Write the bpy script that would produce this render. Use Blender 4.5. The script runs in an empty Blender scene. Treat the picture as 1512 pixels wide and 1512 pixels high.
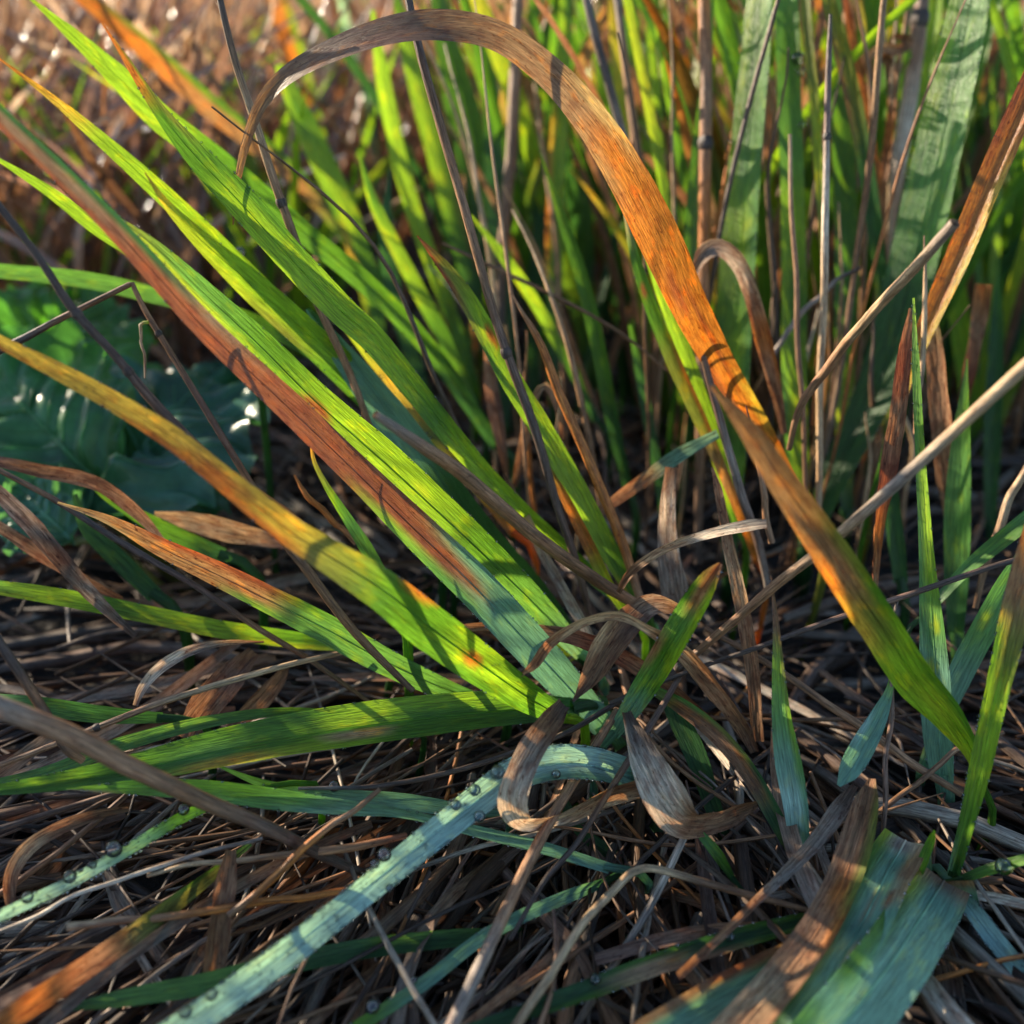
import bpy, math, random
import numpy as np
from mathutils import Vector

R = math.radians
rng = random.Random(11)
nr = np.random.default_rng(11)
scene = bpy.context.scene

# ------------------------------------------------------------------ camera
CAM_H = 0.13                      # above the top of the thatch
GZ = -0.017                       # the soil under the thatch
PITCH = R(30.0)
FPX = 1512.0                      # focal length in photo pixels
cam_d = bpy.data.cameras.new('camera')
cam = bpy.data.objects.new('camera', cam_d)
scene.collection.objects.link(cam)
cam.location = (0, 0, CAM_H)
cam.rotation_euler = (R(90) - PITCH, 0, 0)
cam_d.sensor_width = 36.0
cam_d.lens = 36.0
cam_d.clip_start = 0.01
cam_d.clip_end = 200.0
cam_d.dof.use_dof = True
cam_d.dof.focus_distance = 0.178
cam_d.dof.aperture_fstop = 11.5
scene.camera = cam

# ------------------------------------------------------------------ light
SUN_AZ, SUN_EL = R(58), R(17)     # to the left of the view direction, behind the grass
sdir = Vector((-math.sin(SUN_AZ) * math.cos(SUN_EL), math.cos(SUN_AZ) * math.cos(SUN_EL), math.sin(SUN_EL)))
world = bpy.data.worlds.new('World')
scene.world = world
world.use_nodes = True
wn = world.node_tree
sky = wn.nodes.new('ShaderNodeTexSky')
sky.sky_type = 'NISHITA'
sky.sun_disc = False
sky.sun_elevation = SUN_EL
sky.sun_rotation = -SUN_AZ
sky.dust_density = 0.4
sky.ozone_density = 2.5
wn.nodes['Background'].inputs['Strength'].default_value = 0.115
wn.links.new(sky.outputs[0], wn.nodes['Background'].inputs['Color'])
sun_d = bpy.data.lights.new('sun', 'SUN')
sun_d.energy = 5.0
sun_d.angle = R(0.5)
sun_d.color = (1.0, 0.85, 0.64)
sun = bpy.data.objects.new('sun', sun_d)
scene.collection.objects.link(sun)
sun.location = (-1, 1, 1)
sun.rotation_euler = sdir.to_track_quat('Z', 'Y').to_euler()
scene.view_settings.view_transform = 'Standard'
scene.view_settings.look = 'None'
scene.view_settings.gamma = 1.0
scene.view_settings.use_curve_mapping = False
scene.view_settings.exposure = 1.5
cy = scene.cycles
cy.use_denoising = True
cy.max_bounces = 10
cy.diffuse_bounces = 4
cy.glossy_bounces = 3
cy.transmission_bounces = 8
cy.transparent_max_bounces = 8
cy.sample_clamp_indirect = 6.0
cy.caustics_reflective = False
cy.caustics_refractive = False
scene.render.film_transparent = False

# ------------------------------------------------------------------ helpers
ST, CT = math.sin(PITCH), math.cos(PITCH)
CAMP = np.array([0.0, 0.0, CAM_H])


def px(x, y, z):
    """photo pixel at depth z (metres along the view axis) -> world point"""
    a = (x - 756.0) / FPX * z
    v = (y - 756.0) / FPX
    return np.array([a, z * (CT - v * ST), CAM_H - z * (ST + v * CT)])


def ground_z(y, h=0.0):
    v = (y - 756.0) / FPX
    return (CAM_H - h) / (ST + v * CT)


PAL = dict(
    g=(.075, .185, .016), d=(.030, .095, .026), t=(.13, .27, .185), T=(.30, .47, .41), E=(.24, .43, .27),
    e=(.10, .24, .05), y=(.30, .38, .022), Y=(.50, .34, .05), o=(.42, .145, .028), r=(.24, .070, .030),
    b=(.20, .105, .05), s=(.46, .31, .17), p=(.21, .125, .090), k=(.085, .058, .045), w=(.58, .48, .36),
    m=(.15, .17, .03), q=(.31, .165, .085), n=(.13, .075, .05), l=(.21, .36, .02), u=(.26, .205, .16))
for k_ in PAL:
    PAL[k_] = np.array(PAL[k_])


def ramp(s, t):
    cols = np.array([PAL[c] for c in s])
    if len(cols) == 1:
        return np.repeat(cols, len(t), 0)
    x = np.clip(t, 0, 1) * (len(cols) - 1)
    i = np.minimum(x.astype(int), len(cols) - 2)
    f = (x - i)[:, None]
    f = f * f * (3 - 2 * f)
    return cols[i] * (1 - f) + cols[i + 1] * f


def catmull(C, n):
    """C: control rows (k, m) -> n samples evenly spread by 3D length of the first 3 columns"""
    C = np.asarray(C, float)
    if len(C) == 2:
        t = np.linspace(0, 1, n)[:, None]
        return C[0] * (1 - t) + C[1] * t
    E = np.vstack([2 * C[0] - C[1], C, 2 * C[-1] - C[-2]])
    E[0, 3:] = C[0, 3:]
    E[-1, 3:] = C[-1, 3:]
    out = []
    M = 14
    for i in range(len(C) - 1):
        p0, p1, p2, p3 = E[i:i + 4]
        for t in np.arange(M) / M:
            out.append(.5 * ((2 * p1) + (-p0 + p2) * t + (2 * p0 - 5 * p1 + 4 * p2 - p3) * t ** 2 + (-p0 + 3 * p1 - 3 * p2 + p3) * t ** 3))
    out.append(C[-1])
    out = np.array(out)
    L = np.r_[0, np.cumsum(np.linalg.norm(np.diff(out[:, :3], axis=0), axis=1))]
    s = np.linspace(0, L[-1], n)
    return np.stack([np.interp(s, L, out[:, j]) for j in range(out.shape[1])], 1)


def norm(a):
    return a / np.maximum(np.linalg.norm(a, axis=-1, keepdims=True), 1e-12)


def wobble(n, amp, k=5):
    """smooth random curve of n samples"""
    c = nr.normal(0, 1, k)
    x = np.linspace(0, k - 1, n)
    i = np.minimum(x.astype(int), k - 2)
    f = x - i
    f = f * f * (3 - 2 * f)
    return (c[i] * (1 - f) + c[i + 1] * f) * amp


def frames(P, roll):
    T = norm(np.gradient(P, axis=0))
    V = norm(CAMP - P)
    S = np.cross(T, V)
    bad = np.linalg.norm(S, axis=1) < 0.05
    S[bad] = np.cross(T[bad], np.array([0.3, 0.2, 0.9]))
    S = norm(S)
    for i in range(1, len(S)):
        if np.dot(S[i], S[i - 1]) < 0:
            S[i] = -S[i]
    N = np.cross(S, T)
    c, s = np.cos(roll)[:, None], np.sin(roll)[:, None]
    S2 = S * c + N * s
    return T, S2, np.cross(S2, T)


class MB:
    """collects vertices, faces, uv and pigment, then makes ONE mesh"""

    def __init__(self):
        self.v, self.f, self.uv, self.c, self.n = [], [], [], [], 0

    def grid(self, G, uv, col, closed=False):
        a, b = G.shape[:2]
        idx = np.arange(a * b).reshape(a, b) + self.n
        if closed:
            idx = np.hstack([idx, idx[:, :1]])
        q = np.stack([idx[:-1, :-1], idx[:-1, 1:], idx[1:, 1:], idx[1:, :-1]], -1).reshape(-1, 4)
        self.v.append(G.reshape(-1, 3))
        self.uv.append(uv.reshape(-1, 2))
        self.c.append(col.reshape(-1, 4))
        self.f.append(q)
        self.n += a * b

    def mesh(self, name, mat):
        V = np.concatenate(self.v)
        F = np.concatenate(self.f).astype(np.int32)
        me = bpy.data.meshes.new(name)
        me.vertices.add(len(V))
        me.vertices.foreach_set('co', V.astype(np.float32).ravel())
        k = F.shape[1]
        me.loops.add(len(F) * k)
        me.loops.foreach_set('vertex_index', F.ravel())
        me.polygons.add(len(F))
        me.polygons.foreach_set('loop_start', np.arange(0, len(F) * k, k, dtype=np.int32))
        me.polygons.foreach_set('use_smooth', np.ones(len(F), bool))
        UV = np.concatenate(self.uv)[F.ravel()]
        ul = me.uv_layers.new(name='UVMap')
        ul.data.foreach_set('uv', UV.astype(np.float32).ravel())
        at = me.attributes.new('Col', 'FLOAT_COLOR', 'POINT')
        at.data.foreach_set('color', np.concatenate(self.c).astype(np.float32).ravel())
        me.update()
        me.validate()
        me.materials.append(mat)
        return me


def link(name, me, parent=None):
    o = bpy.data.objects.new(name, me)
    scene.collection.objects.link(o)
    if parent is not None:
        o.parent = parent
        o.matrix_parent_inverse = parent.matrix_basis.inverted()
    return o


def tag(o, label=None, cat=None, group=None, kind=None):
    if label: o['label'] = label
    if cat: o['category'] = cat
    if group: o['group'] = group
    if kind: o['kind'] = kind
    return o


def empty(name, loc, label, cat, group=None):
    o = bpy.data.objects.new(name, None)
    scene.collection.objects.link(o)
    o.empty_display_size = 0.005
    o.location = tuple(float(a) for a in loc)
    return tag(o, label, cat, group)


# ------------------------------------------------------------------ materials
def nodes(name):
    m = bpy.data.materials.new(name)
    m.use_nodes = True
    t = m.node_tree
    for n_ in list(t.nodes):
        t.nodes.remove(n_)
    return m, t, t.nodes.new, t.links.new


def math_node(t, op, a, b=None, clamp=False):
    n_ = t.nodes.new('ShaderNodeMath')
    n_.operation = op
    n_.use_clamp = clamp
    for i, s in enumerate((a, b)):
        if s is None: continue
        if isinstance(s, (int, float)): n_.inputs[i].default_value = s
        else: t.links.new(s, n_.inputs[i])
    return n_.outputs[0]


def mix_col(t, fac, a, b, mode='MIX'):
    n_ = t.nodes.new('ShaderNodeMix')
    n_.data_type = 'RGBA'
    n_.blend_type = mode
    for s, i in ((fac, 0), (a, 6), (b, 7)):
        if isinstance(s, (int, float)): n_.inputs[i].default_value = s
        elif isinstance(s, tuple): n_.inputs[i].default_value = (*s, 1)
        else: t.links.new(s, n_.inputs[i])
    return n_.outputs[2]


def ramp_node(t, src, lo, hi, a=0.0, b=1.0):
    n_ = t.nodes.new('ShaderNodeMapRange')
    n_.inputs[1].default_value = lo
    n_.inputs[2].default_value = hi
    n_.inputs[3].default_value = a
    n_.inputs[4].default_value = b
    t.links.new(src, n_.inputs[0])
    return n_.outputs[0]


def noise(t, vec, scale, detail=2.0, rough=.5):
    n_ = t.nodes.new('ShaderNodeTexNoise')
    n_.inputs['Scale'].default_value = scale
    n_.inputs['Detail'].default_value = detail
    n_.inputs['Roughness'].default_value = rough
    t.links.new(vec, n_.inputs['Vector'])
    return n_.outputs[0]


def leaf_material(name, transl, rough, streak, spot, mottle, bump, tgain=(1.5, 1.45, .75), spec=.5):
    """uv: x across in mm, y along in mm; Col rgb = pigment, Col alpha = dryness"""
    m, t, N, L = nodes(name)
    out = N('ShaderNodeOutputMaterial')
    at = N('ShaderNodeAttribute'); at.attribute_name = 'Col'
    uv = N('ShaderNodeTexCoord')
    mp = N('ShaderNodeMapping'); mp.inputs['Scale'].default_value = (1, .045, 1)
    L(uv.outputs['UV'], mp.inputs['Vector'])
    mp2 = N('ShaderNodeMapping'); mp2.inputs['Scale'].default_value = (1, .35, 1)
    L(uv.outputs['UV'], mp2.inputs['Vector'])
    oi = N('ShaderNodeObjectInfo')
    add = N('ShaderNodeVectorMath'); add.operation = 'ADD'
    cr = N('ShaderNodeCombineXYZ')
    L(math_node(t, 'MULTIPLY', oi.outputs['Random'], 37.0), cr.inputs[2])
    L(mp.outputs[0], add.inputs[0]); L(cr.outputs[0], add.inputs[1])
    add2 = N('ShaderNodeVectorMath'); add2.operation = 'ADD'
    L(mp2.outputs[0], add2.inputs[0]); L(cr.outputs[0], add2.inputs[1])
    vein = noise(t, add.outputs[0], 3.4, 3, .6)
    fine = noise(t, add.outputs[0], 9.0, 1, .5)
    blotch = noise(t, add2.outputs[0], .55, 4, .6)
    speck = noise(t, add2.outputs[0], 2.2, 3, .7)
    dry = at.outputs['Alpha']
    # vein striping
    f1 = ramp_node(t, vein, .3, .7, 1 - streak, 1 + streak)
    f2 = ramp_node(t, fine, .3, .7, 1 - streak * .6, 1 + streak * .6)
    col = mix_col(t, 1.0, at.outputs['Color'], math_node(t, 'MULTIPLY', f1, f2), 'MULTIPLY')
    # yellowed patches
    yel = math_node(t, 'MULTIPLY', ramp_node(t, blotch, .54, .72), mottle)
    col = mix_col(t, yel, col, mix_col(t, 1.0, col, (2.2, 1.45, .55), 'MULTIPLY'))
    rb = math_node(t, 'MULTIPLY', ramp_node(t, noise(t, add2.outputs[0], .9, 4, .65), .46, .62), math_node(t, 'MULTIPLY', dry, .75), True)
    col = mix_col(t, rb, col, mix_col(t, 1.0, col, (.62, .42, .36), 'MULTIPLY'))
    # rust and dead specks, more where the leaf is dry
    sp = math_node(t, 'MULTIPLY', ramp_node(t, speck, .6, .7), math_node(t, 'MULTIPLY', math_node(t, 'ADD', dry, .06), spot), True)
    col = mix_col(t, sp, col, mix_col(t, 1.0, col, (.34, .24, .22), 'MULTIPLY'))
    bp = N('ShaderNodeBump'); bp.inputs['Strength'].default_value = bump; bp.inputs['Distance'].default_value = .00025
    L(math_node(t, 'ADD', vein, math_node(t, 'MULTIPLY', fine, .6)), bp.inputs['Height'])
    pr = N('ShaderNodeBsdfPrincipled')
    L(col, pr.inputs['Base Color'])
    L(ramp_node(t, speck, .3, .7, rough - .08, rough + .12), pr.inputs['Roughness'])
    pr.inputs['Specular IOR Level'].default_value = spec
    L(bp.outputs[0], pr.inputs['Normal'])
    tr = N('ShaderNodeBsdfTranslucent')
    L(mix_col(t, 1.0, col, tgain, 'MULTIPLY'), tr.inputs['Color'])
    L(bp.outputs[0], tr.inputs['Normal'])
    mx = N('ShaderNodeMixShader')
    mx.inputs[0].default_value = transl
    L(pr.outputs[0], mx.inputs[1]); L(tr.outputs[0], mx.inputs[2])
    L(mx.outputs[0], out.inputs['Surface'])
    return m


M_GREEN = leaf_material('living_blade', .50, .34, .40, 1.3, .8, .9)
M_WAX = leaf_material('waxy_blade', .30, .38, .34, .9, .4, .9, (1.3, 1.4, .8))
M_DRY = leaf_material('dry_leaf', .34, .60, .55, 1.3, .2, 1.0, (1.35, 1.1, .8), .35)
M_FIELD = leaf_material('wet_field_stalk', .38, .20, .35, .8, .1, .3, (1.35, 1.15, .9), 1.0)
M_STEM = leaf_material('dry_stem', .06, .48, .6, 1.4, .15, 1.0, (1.2, 1.0, .8), .4)
M_LITTER = leaf_material('thatch_straw', .12, .52, .55, .9, .1, .6, (1.2, 1.0, .8), .3)


def water_material():
    m, t, N, L = nodes('water')
    out = N('ShaderNodeOutputMaterial')
    pr = N('ShaderNodeBsdfPrincipled')
    pr.inputs['Base Color'].default_value = (1, 1, 1, 1)
    pr.inputs['Roughness'].default_value = 0.02
    pr.inputs['IOR'].default_value = 1.33
    pr.inputs['Transmission Weight'].default_value = 1.0
    L(pr.outputs[0], out.inputs['Surface'])
    return m


M_WATER = water_material()


def bead_material(name, refr):
    """thin clear bead: light passes, the rim and the sun glint by Fresnel"""
    m, t, N, L = nodes(name)
    out = N('ShaderNodeOutputMaterial')
    fr = N('ShaderNodeFresnel'); fr.inputs[0].default_value = 1.6
    gl = N('ShaderNodeBsdfGlossy'); gl.inputs['Roughness'].default_value = .03
    tp = N('ShaderNodeBsdfTransparent'); tp.inputs['Color'].default_value = (.97, .99, 1, 1)
    rf = N('ShaderNodeBsdfRefraction'); rf.inputs['IOR'].default_value = 1.33; rf.inputs['Roughness'].default_value = .02
    m1 = N('ShaderNodeMixShader'); m1.inputs[0].default_value = refr
    L(tp.outputs[0], m1.inputs[1]); L(rf.outputs[0], m1.inputs[2])
    m2 = N('ShaderNodeMixShader')
    L(fr.outputs[0], m2.inputs[0]); L(m1.outputs[0], m2.inputs[1]); L(gl.outputs[0], m2.inputs[2])
    L(m2.outputs[0], out.inputs['Surface'])
    return m


M_BEAD = bead_material('dew_film', .06)
M_DROP = bead_material('dew', .28)


def soil_material():
    m, t, N, L = nodes('soil')
    out = N('ShaderNodeOutputMaterial')
    tc = N('ShaderNodeTexCoord')
    a = noise(t, tc.outputs['Object'], 90, 6, .65)
    b = noise(t, tc.outputs['Object'], 600, 3, .6)
    c1 = mix_col(t, ramp_node(t, a, .35, .65), (.006, .005, .004), (.024, .016, .011))
    c2 = mix_col(t, ramp_node(t, b, .55, .7), c1, (.045, .03, .02))
    bp = N('ShaderNodeBump'); bp.inputs['Strength'].default_value = 1.0; bp.inputs['Distance'].default_value = .003
    L(math_node(t, 'ADD', a, math_node(t, 'MULTIPLY', b, .4)), bp.inputs['Height'])
    pr = N('ShaderNodeBsdfPrincipled')
    L(c2, pr.inputs['Base Color'])
    pr.inputs['Roughness'].default_value = .85
    L(bp.outputs[0], pr.inputs['Normal'])
    L(pr.outputs[0], out.inputs['Surface'])
    return m


def dock_material():
    m, t, N, L = nodes('broad_leaf')
    out = N('ShaderNodeOutputMaterial')
    at = N('ShaderNodeAttribute'); at.attribute_name = 'Col'
    tc = N('ShaderNodeTexCoord')
    a = noise(t, tc.outputs['Object'], 160, 4, .6)
    b = noise(t, tc.outputs['Object'], 900, 2, .6)
    col = mix_col(t, 1.0, at.outputs['Color'], ramp_node(t, a, .3, .7, .7, 1.3), 'MULTIPLY')
    bp = N('ShaderNodeBump'); bp.inputs['Strength'].default_value = .5; bp.inputs['Distance'].default_value = .0008
    L(math_node(t, 'ADD', a, math_node(t, 'MULTIPLY', b, .25)), bp.inputs['Height'])
    pr = N('ShaderNodeBsdfPrincipled')
    L(col, pr.inputs['Base Color'])
    pr.inputs['Roughness'].default_value = .27
    L(bp.outputs[0], pr.inputs['Normal'])
    tr = N('ShaderNodeBsdfTranslucent')
    L(mix_col(t, 1.0, col, (1.6, 1.9, .6), 'MULTIPLY'), tr.inputs['Color'])
    mx = N('ShaderNodeMixShader'); mx.inputs[0].default_value = .42
    L(pr.outputs[0], mx.inputs[1]); L(tr.outputs[0], mx.inputs[2])
    L(mx.outputs[0], out.inputs['Surface'])
    return m


# ------------------------------------------------------------------ builders
def ribbon(mb, P, W, roll, cC, cL=None, cR=None, dry=0.0, fold=.16, curl=0.0, cross=7, rough_edge=.03, crinkle=0.0, spots=(), taper_end=True):
    """one blade: centreline P (n,3), full width W (n,), colours (n,3)"""
    n = len(P)
    T, S, N = frames(P, roll)
    u = np.linspace(-1, 1, cross)
    jag = 1 + np.stack([wobble(n, rough_edge, max(4, n // 4)), wobble(n, rough_edge, max(4, n // 4))], 1) + nr.normal(0, rough_edge * .2, (n, 2))
    hw = W[:, None] * .5 * (1 + (np.where(u[None] < 0, jag[:, :1], jag[:, 1:]) - 1) * np.abs(u[None]) ** 5)
    if curl > 0:
        ang = u * curl
        ox = np.sin(ang) / max(curl, 1e-3)
        oz = (1 - np.cos(ang)) / max(curl, 1e-3)
    else:
        ox, oz = u, fold * 2 * (np.sqrt(u * u + .03) - .17)
    G = P[:, None] + S[:, None] * (hw * ox)[..., None] + N[:, None] * (W[:, None] * .5 * oz)[..., None]
    if crinkle > 0:
        k = np.stack([wobble(n, crinkle, max(4, n // 3)) for _ in range(cross)], 1)
        G = G + N[:, None] * (k * W[:, None])[..., None]
    C = np.repeat(cC[:, None], cross, 1)
    if cR is not None:
        f = np.clip((u - .25) / .45, 0, 1)[None, :, None]
        C = C * (1 - f) + cR[:, None] * f
    if cL is not None:
        f = np.clip((-u - .25) / .45, 0, 1)[None, :, None]
        C = C * (1 - f) + cL[:, None] * f
    tt = np.linspace(0, 1, n)
    Ls = np.r_[0, np.cumsum(np.linalg.norm(np.diff(P, axis=0), axis=1))]
    for (st, su, lt, lu, sc) in spots:
        d2 = ((tt[:, None] - st) / lt) ** 2 + ((u[None] - su) / lu) ** 2
        f = np.clip(1.35 - d2, 0, 1)[..., None]
        C = C * (1 - f) + PAL[sc] * f
    lum = C.mean(-1)
    D = np.clip((C[..., 0] / np.maximum(C[..., 1], 1e-3) - .8) * 1.2, 0, 1) * .8 + dry
    A = np.concatenate([C, np.clip(D, 0, 1)[..., None]], -1)
    uv = np.stack([hw * u[None] * 1000, np.repeat(Ls[:, None] * 1000, cross, 1)], -1)
    mb.grid(G, uv, A)
    return dict(P=P, S=S, N=N, W=W, T=T, G=G, L=Ls[-1])


def tube(mb, P, W, c, dry=.3, sides=7, flat=1.0):
    n = len(P)
    T, S, N = frames(P, np.zeros(n))
    a = np.arange(sides) / sides * 2 * math.pi
    jag = 1 + nr.normal(0, .05, (1, sides)) + nr.normal(0, .015, (n, sides))
    r = W[:, None] * .5 * jag
    G = P[:, None] + S[:, None] * (r * np.cos(a))[..., None] + N[:, None] * (r * np.sin(a) * flat)[..., None]
    Ls = np.r_[0, np.cumsum(np.linalg.norm(np.diff(P, axis=0), axis=1))]
    uv = np.stack([r * 0 + a[None] * W.mean() * 500, np.repeat(Ls[:, None] * 1000, sides, 1)], -1)
    C = np.repeat(c[:, None], sides, 1)
    A = np.concatenate([C, np.full(C.shape[:2] + (1,), dry)], -1)
    mb.grid(G, uv, A, closed=True)
    return dict(P=P, S=S, N=N, W=W, T=T, L=Ls[-1])


def trace(pts, roll=0.0, n=None, jit=.0):
    """photo-traced control points (x, y, depth cm, width px) -> centreline, width, roll"""
    k = len(pts)
    rl = np.radians(np.interp(np.linspace(0, 1, k), np.linspace(0, 1, len(roll)), roll)) if isinstance(roll, (list, tuple)) else np.full(k, R(roll))
    C = []
    for (x, y, z, w), r_ in zip(pts, rl):
        z = z / 100.0
        C.append([*px(x, y, z), w * z / FPX, r_])
    C = np.array(C)
    if n is None:
        Lpx = sum(math.dist(pts[i][:2], pts[i + 1][:2]) for i in range(k - 1))
        n = int(min(110, max(12, Lpx / 9)))
    Q = catmull(C, n)
    W = np.maximum(Q[:, 3] / np.maximum(np.cos(np.abs(Q[:, 4])), .45), .00008)
    return Q[:, :3], W, Q[:, 4]


BUILT = []      # every traced blade's frame data, for dew


def sheath(root, base, T0, w, c, parent):
    """the leaf base running from the blade down to the soil"""
    hh = base[2] - GZ
    mid = base - T0 * min(.008, hh * .6)
    mid[2] = max(min(mid[2], base[2] - hh * .2), GZ + hh * .35)
    Q = catmull(np.array([[root[0], root[1], GZ - .006], mid, base + T0 * .001]), 9)
    W = np.linspace(max(w * .55, .0016), w * .8, 9)
    mb = MB()
    tube(mb, Q, W, np.repeat(c[None], 9, 0), .1, 7, .55)
    o = link('sheath', mb.mesh('sheath', M_GREEN), parent)
    return o


def build_blade(parent, p, c, cL=None, cR=None, roll=None, fold=.16, mat=None, dry=0.0, rib=None, spots=(), curl=0.0, crinkle=0.0, root=True, name='blade', dew=0, edge=.012):
    if roll is None:
        roll = rng.uniform(-28, 28)
    P, W, rl = trace(p, roll)
    t = np.linspace(0, 1, len(P))
    mb = MB()
    fr = ribbon(mb, P, W, rl, ramp(c, t), ramp(cL, t) if cL else None, ramp(cR, t) if cR else None, dry, fold, curl, 9 if max(q[3] for q in p) > 24 else 7, edge, crinkle, spots)
    mat = mat or M_GREEN
    b = link(name, mb.mesh(name, mat), parent)
    if rib is None:
        rib = max(q[3] for q in p) >= 40 and curl == 0
    if rib:
        lift = fr['N'] * (-.0 * W)[:, None]
        k = len(P)
        Wm = np.maximum(W * .045, .00008) * np.interp(t, [0, .8, 1], [1.3, .8, .3])
        mr = MB()
        tube(mr, P + lift, Wm, np.clip(ramp(c, t) * 1.25, 0, 1), .0, 5)
        link('midrib', mr.mesh('midrib', mat), b)
    if dew:
        beads(b, fr, *dew) if isinstance(dew, tuple) else beads(b, fr, dew)
    BUILT.append(fr)
    if root:
        T0 = fr['T'][0]
        rt = np.array([P[0][0] - T0[0] * .004, P[0][1] - T0[1] * .004, GZ])
        sheath(rt, P[0].copy(), T0, W[0], ramp(c, t)[0], parent)
    return b, fr


ICO = None


def ico():
    global ICO
    if ICO is None:
        import bmesh
        bm = bmesh.new()
        bmesh.ops.create_icosphere(bm, subdivisions=2, radius=1.0)
        V = np.array([v.co[:] for v in bm.verts])
        F = np.array([[v.index for v in f.verts] for f in bm.faces])
        bm.free()
        ICO = (V, F)
    return ICO


def beads(parent, fr, count, rmin=.00007, rmax=.00019):
    """the fine film of tiny water beads on one blade"""
    V, F = ico()
    vs, fs = [], []
    n = len(fr['P'])
    for k in range(count):
        i = rng.randrange(1, n - 1)
        side = rng.choice((-1, 1)) if rng.random() < .5 else rng.uniform(-.95, .95)
        u = side
        a = fr['P'][i] + fr['T'][i] * rng.uniform(-.5, .5) * fr['L'] / n
        r = rng.uniform(rmin, rmax) * (1.4 if abs(u) == 1 else .8)
        pos = a + fr['S'][i] * u * fr['W'][i] * .5 + fr['N'][i] * (fr['W'][i] * .16 * (math.sqrt(u * u + .03) - .17) + r * .55)
        fs.append(F + len(V) * len(vs))
        vs.append(V * r * np.array([1, 1, rng.uniform(.75, 1)]) + pos)
    me = bpy.data.meshes.new('dew_beads')
    me.from_pydata(np.concatenate(vs).tolist(), [], np.concatenate(fs).tolist())
    me.polygons.foreach_set('use_smooth', np.ones(len(me.polygons), bool))
    me.materials.append(M_BEAD)
    o = link('dew_beads', me, parent)
    o['kind'] = 'stuff'
    return o


DROP = None


def drop(pos, r, label, group=None, sag=1.0, mat=None):
    """one single drop of dew"""
    global DROP
    if DROP is None:
        import bmesh
        bm = bmesh.new()
        bmesh.ops.create_icosphere(bm, subdivisions=3, radius=1.0)
        for v in bm.verts:
            v.co.z *= .92 if v.co.z > 0 else 1.0
        DROP = bpy.data.meshes.new('dew_drop')
        bm.to_mesh(DROP)
        bm.free()
        DROP.polygons.foreach_set('use_smooth', np.ones(len(DROP.polygons), bool))
        DROP.materials.append(M_DROP)
    o = link('dew_drop', DROP)
    if mat:
        o.material_slots[0].link = 'OBJECT'
        o.material_slots[0].material = mat
    o.location = tuple(float(a) for a in pos)
    o.scale = (r, r, r * sag)
    return tag(o, label, 'dew drop', group)


def snap(pos, r):
    """rest a drop on the closest traced blade"""
    best, bp_ = 1e9, None
    for fr in BUILT:
        G = fr['G'].reshape(-1, 3)
        d = ((G - pos) ** 2).sum(1)
        i = int(d.argmin())
        if d[i] < best:
            best, bp_ = d[i], G[i]
    if best < .006 ** 2:
        out = CAMP - bp_
        out = out / np.linalg.norm(out)
        return bp_ + np.array([0, 0, r * .55]) + out * r * .35
    return pos


def shoot(label, blades, group=None, name='grass_shoot', cat='grass'):
    x, y, z, w = blades[0]['p'][0]
    b0 = px(x, y, z / 100)
    root = empty(name, (b0[0], b0[1], GZ), label, cat, group)
    out = []
    for b in blades:
        out.append(build_blade(root, **b))
    return root, out


def stem(label, p, c, nodes_at=(), group=None, mat=None, sides=8, dry=.5, name='dry_stem', flat=.85):
    P, W, rl = trace(p, 0)
    t = np.linspace(0, 1, len(P))
    # small kinks so that no straw is a clean tube
    P = P + np.stack([wobble(len(P), .0002, 7) for _ in range(3)], 1)
    b0 = P[0]
    mb = MB()
    fr = tube(mb, P, W, ramp(c, t), dry, sides, flat)
    me = mb.mesh(name, mat or M_STEM)
    if not nodes_at:
        o = link(name, me)
        tag(o, label, 'stem', group)
        return o, fr
    root = empty(name, b0, label, 'stem', group)
    link('straw', me, root)
    for s in nodes_at:
        i = min(len(P) - 2, max(1, int(s * len(P))))
        q = np.linspace(-1, 1, 7)
        Pn = P[i] + fr['T'][i][None] * (q * W[i] * .55)[:, None]
        Wn = W[i] * (1.0 + .28 * (1 - q * q))
        m2 = MB()
        tube(m2, Pn, Wn, np.repeat(PAL['k'][None] * .9, 7, 0), .6, sides, flat)
        link('node', m2.mesh('node', mat or M_STEM), root)
    return root, fr


def dead_leaf(label, p, c, roll=0.0, curl=.5, crinkle=.03, group=None, cR=None, cL=None, spots=(), fold=.1, edge=.07, name='dead_leaf', rib=False, mat=None):
    P, W, rl = trace(p, roll)
    t = np.linspace(0, 1, len(P))
    mb = MB()
    fr = ribbon(mb, P, W, rl, ramp(c, t), ramp(cL, t) if cL else None, ramp(cR, t) if cR else None, .55, fold, curl, 9, edge, crinkle, spots)
    o = link(name, mb.mesh(name, mat or M_DRY))
    tag(o, label, 'dead leaf', group)
    return o, fr

# ------------------------------------------------------------------ ground
def build_ground():
    xs = np.unique(np.r_[np.linspace(-.5, .5, 91), np.sign(np.linspace(-1, 1, 41)) * (np.abs(np.linspace(-1, 1, 41)) ** 3 * 30 + .5)])
    ys = np.unique(np.r_[np.linspace(0, .9, 91), .9 + np.linspace(0, 1, 30) ** 3 * 60, -np.linspace(0, 1, 12) ** 2 * 20])
    X, Y = np.meshgrid(xs, ys, indexing='ij')
    Z = GZ - .004 + .003 * np.sin(X * 37 + 1) * np.cos(Y * 29) + .002 * np.sin(X * 91 + Y * 60) + nr.normal(0, .0006, X.shape)
    G = np.stack([X, Y, Z], -1)
    mb = MB()
    mb.grid(G, np.stack([X, Y], -1), np.zeros(X.shape + (4,)))
    tag(link('ground', mb.mesh('ground', soil_material())), kind='structure')


build_ground()

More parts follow.
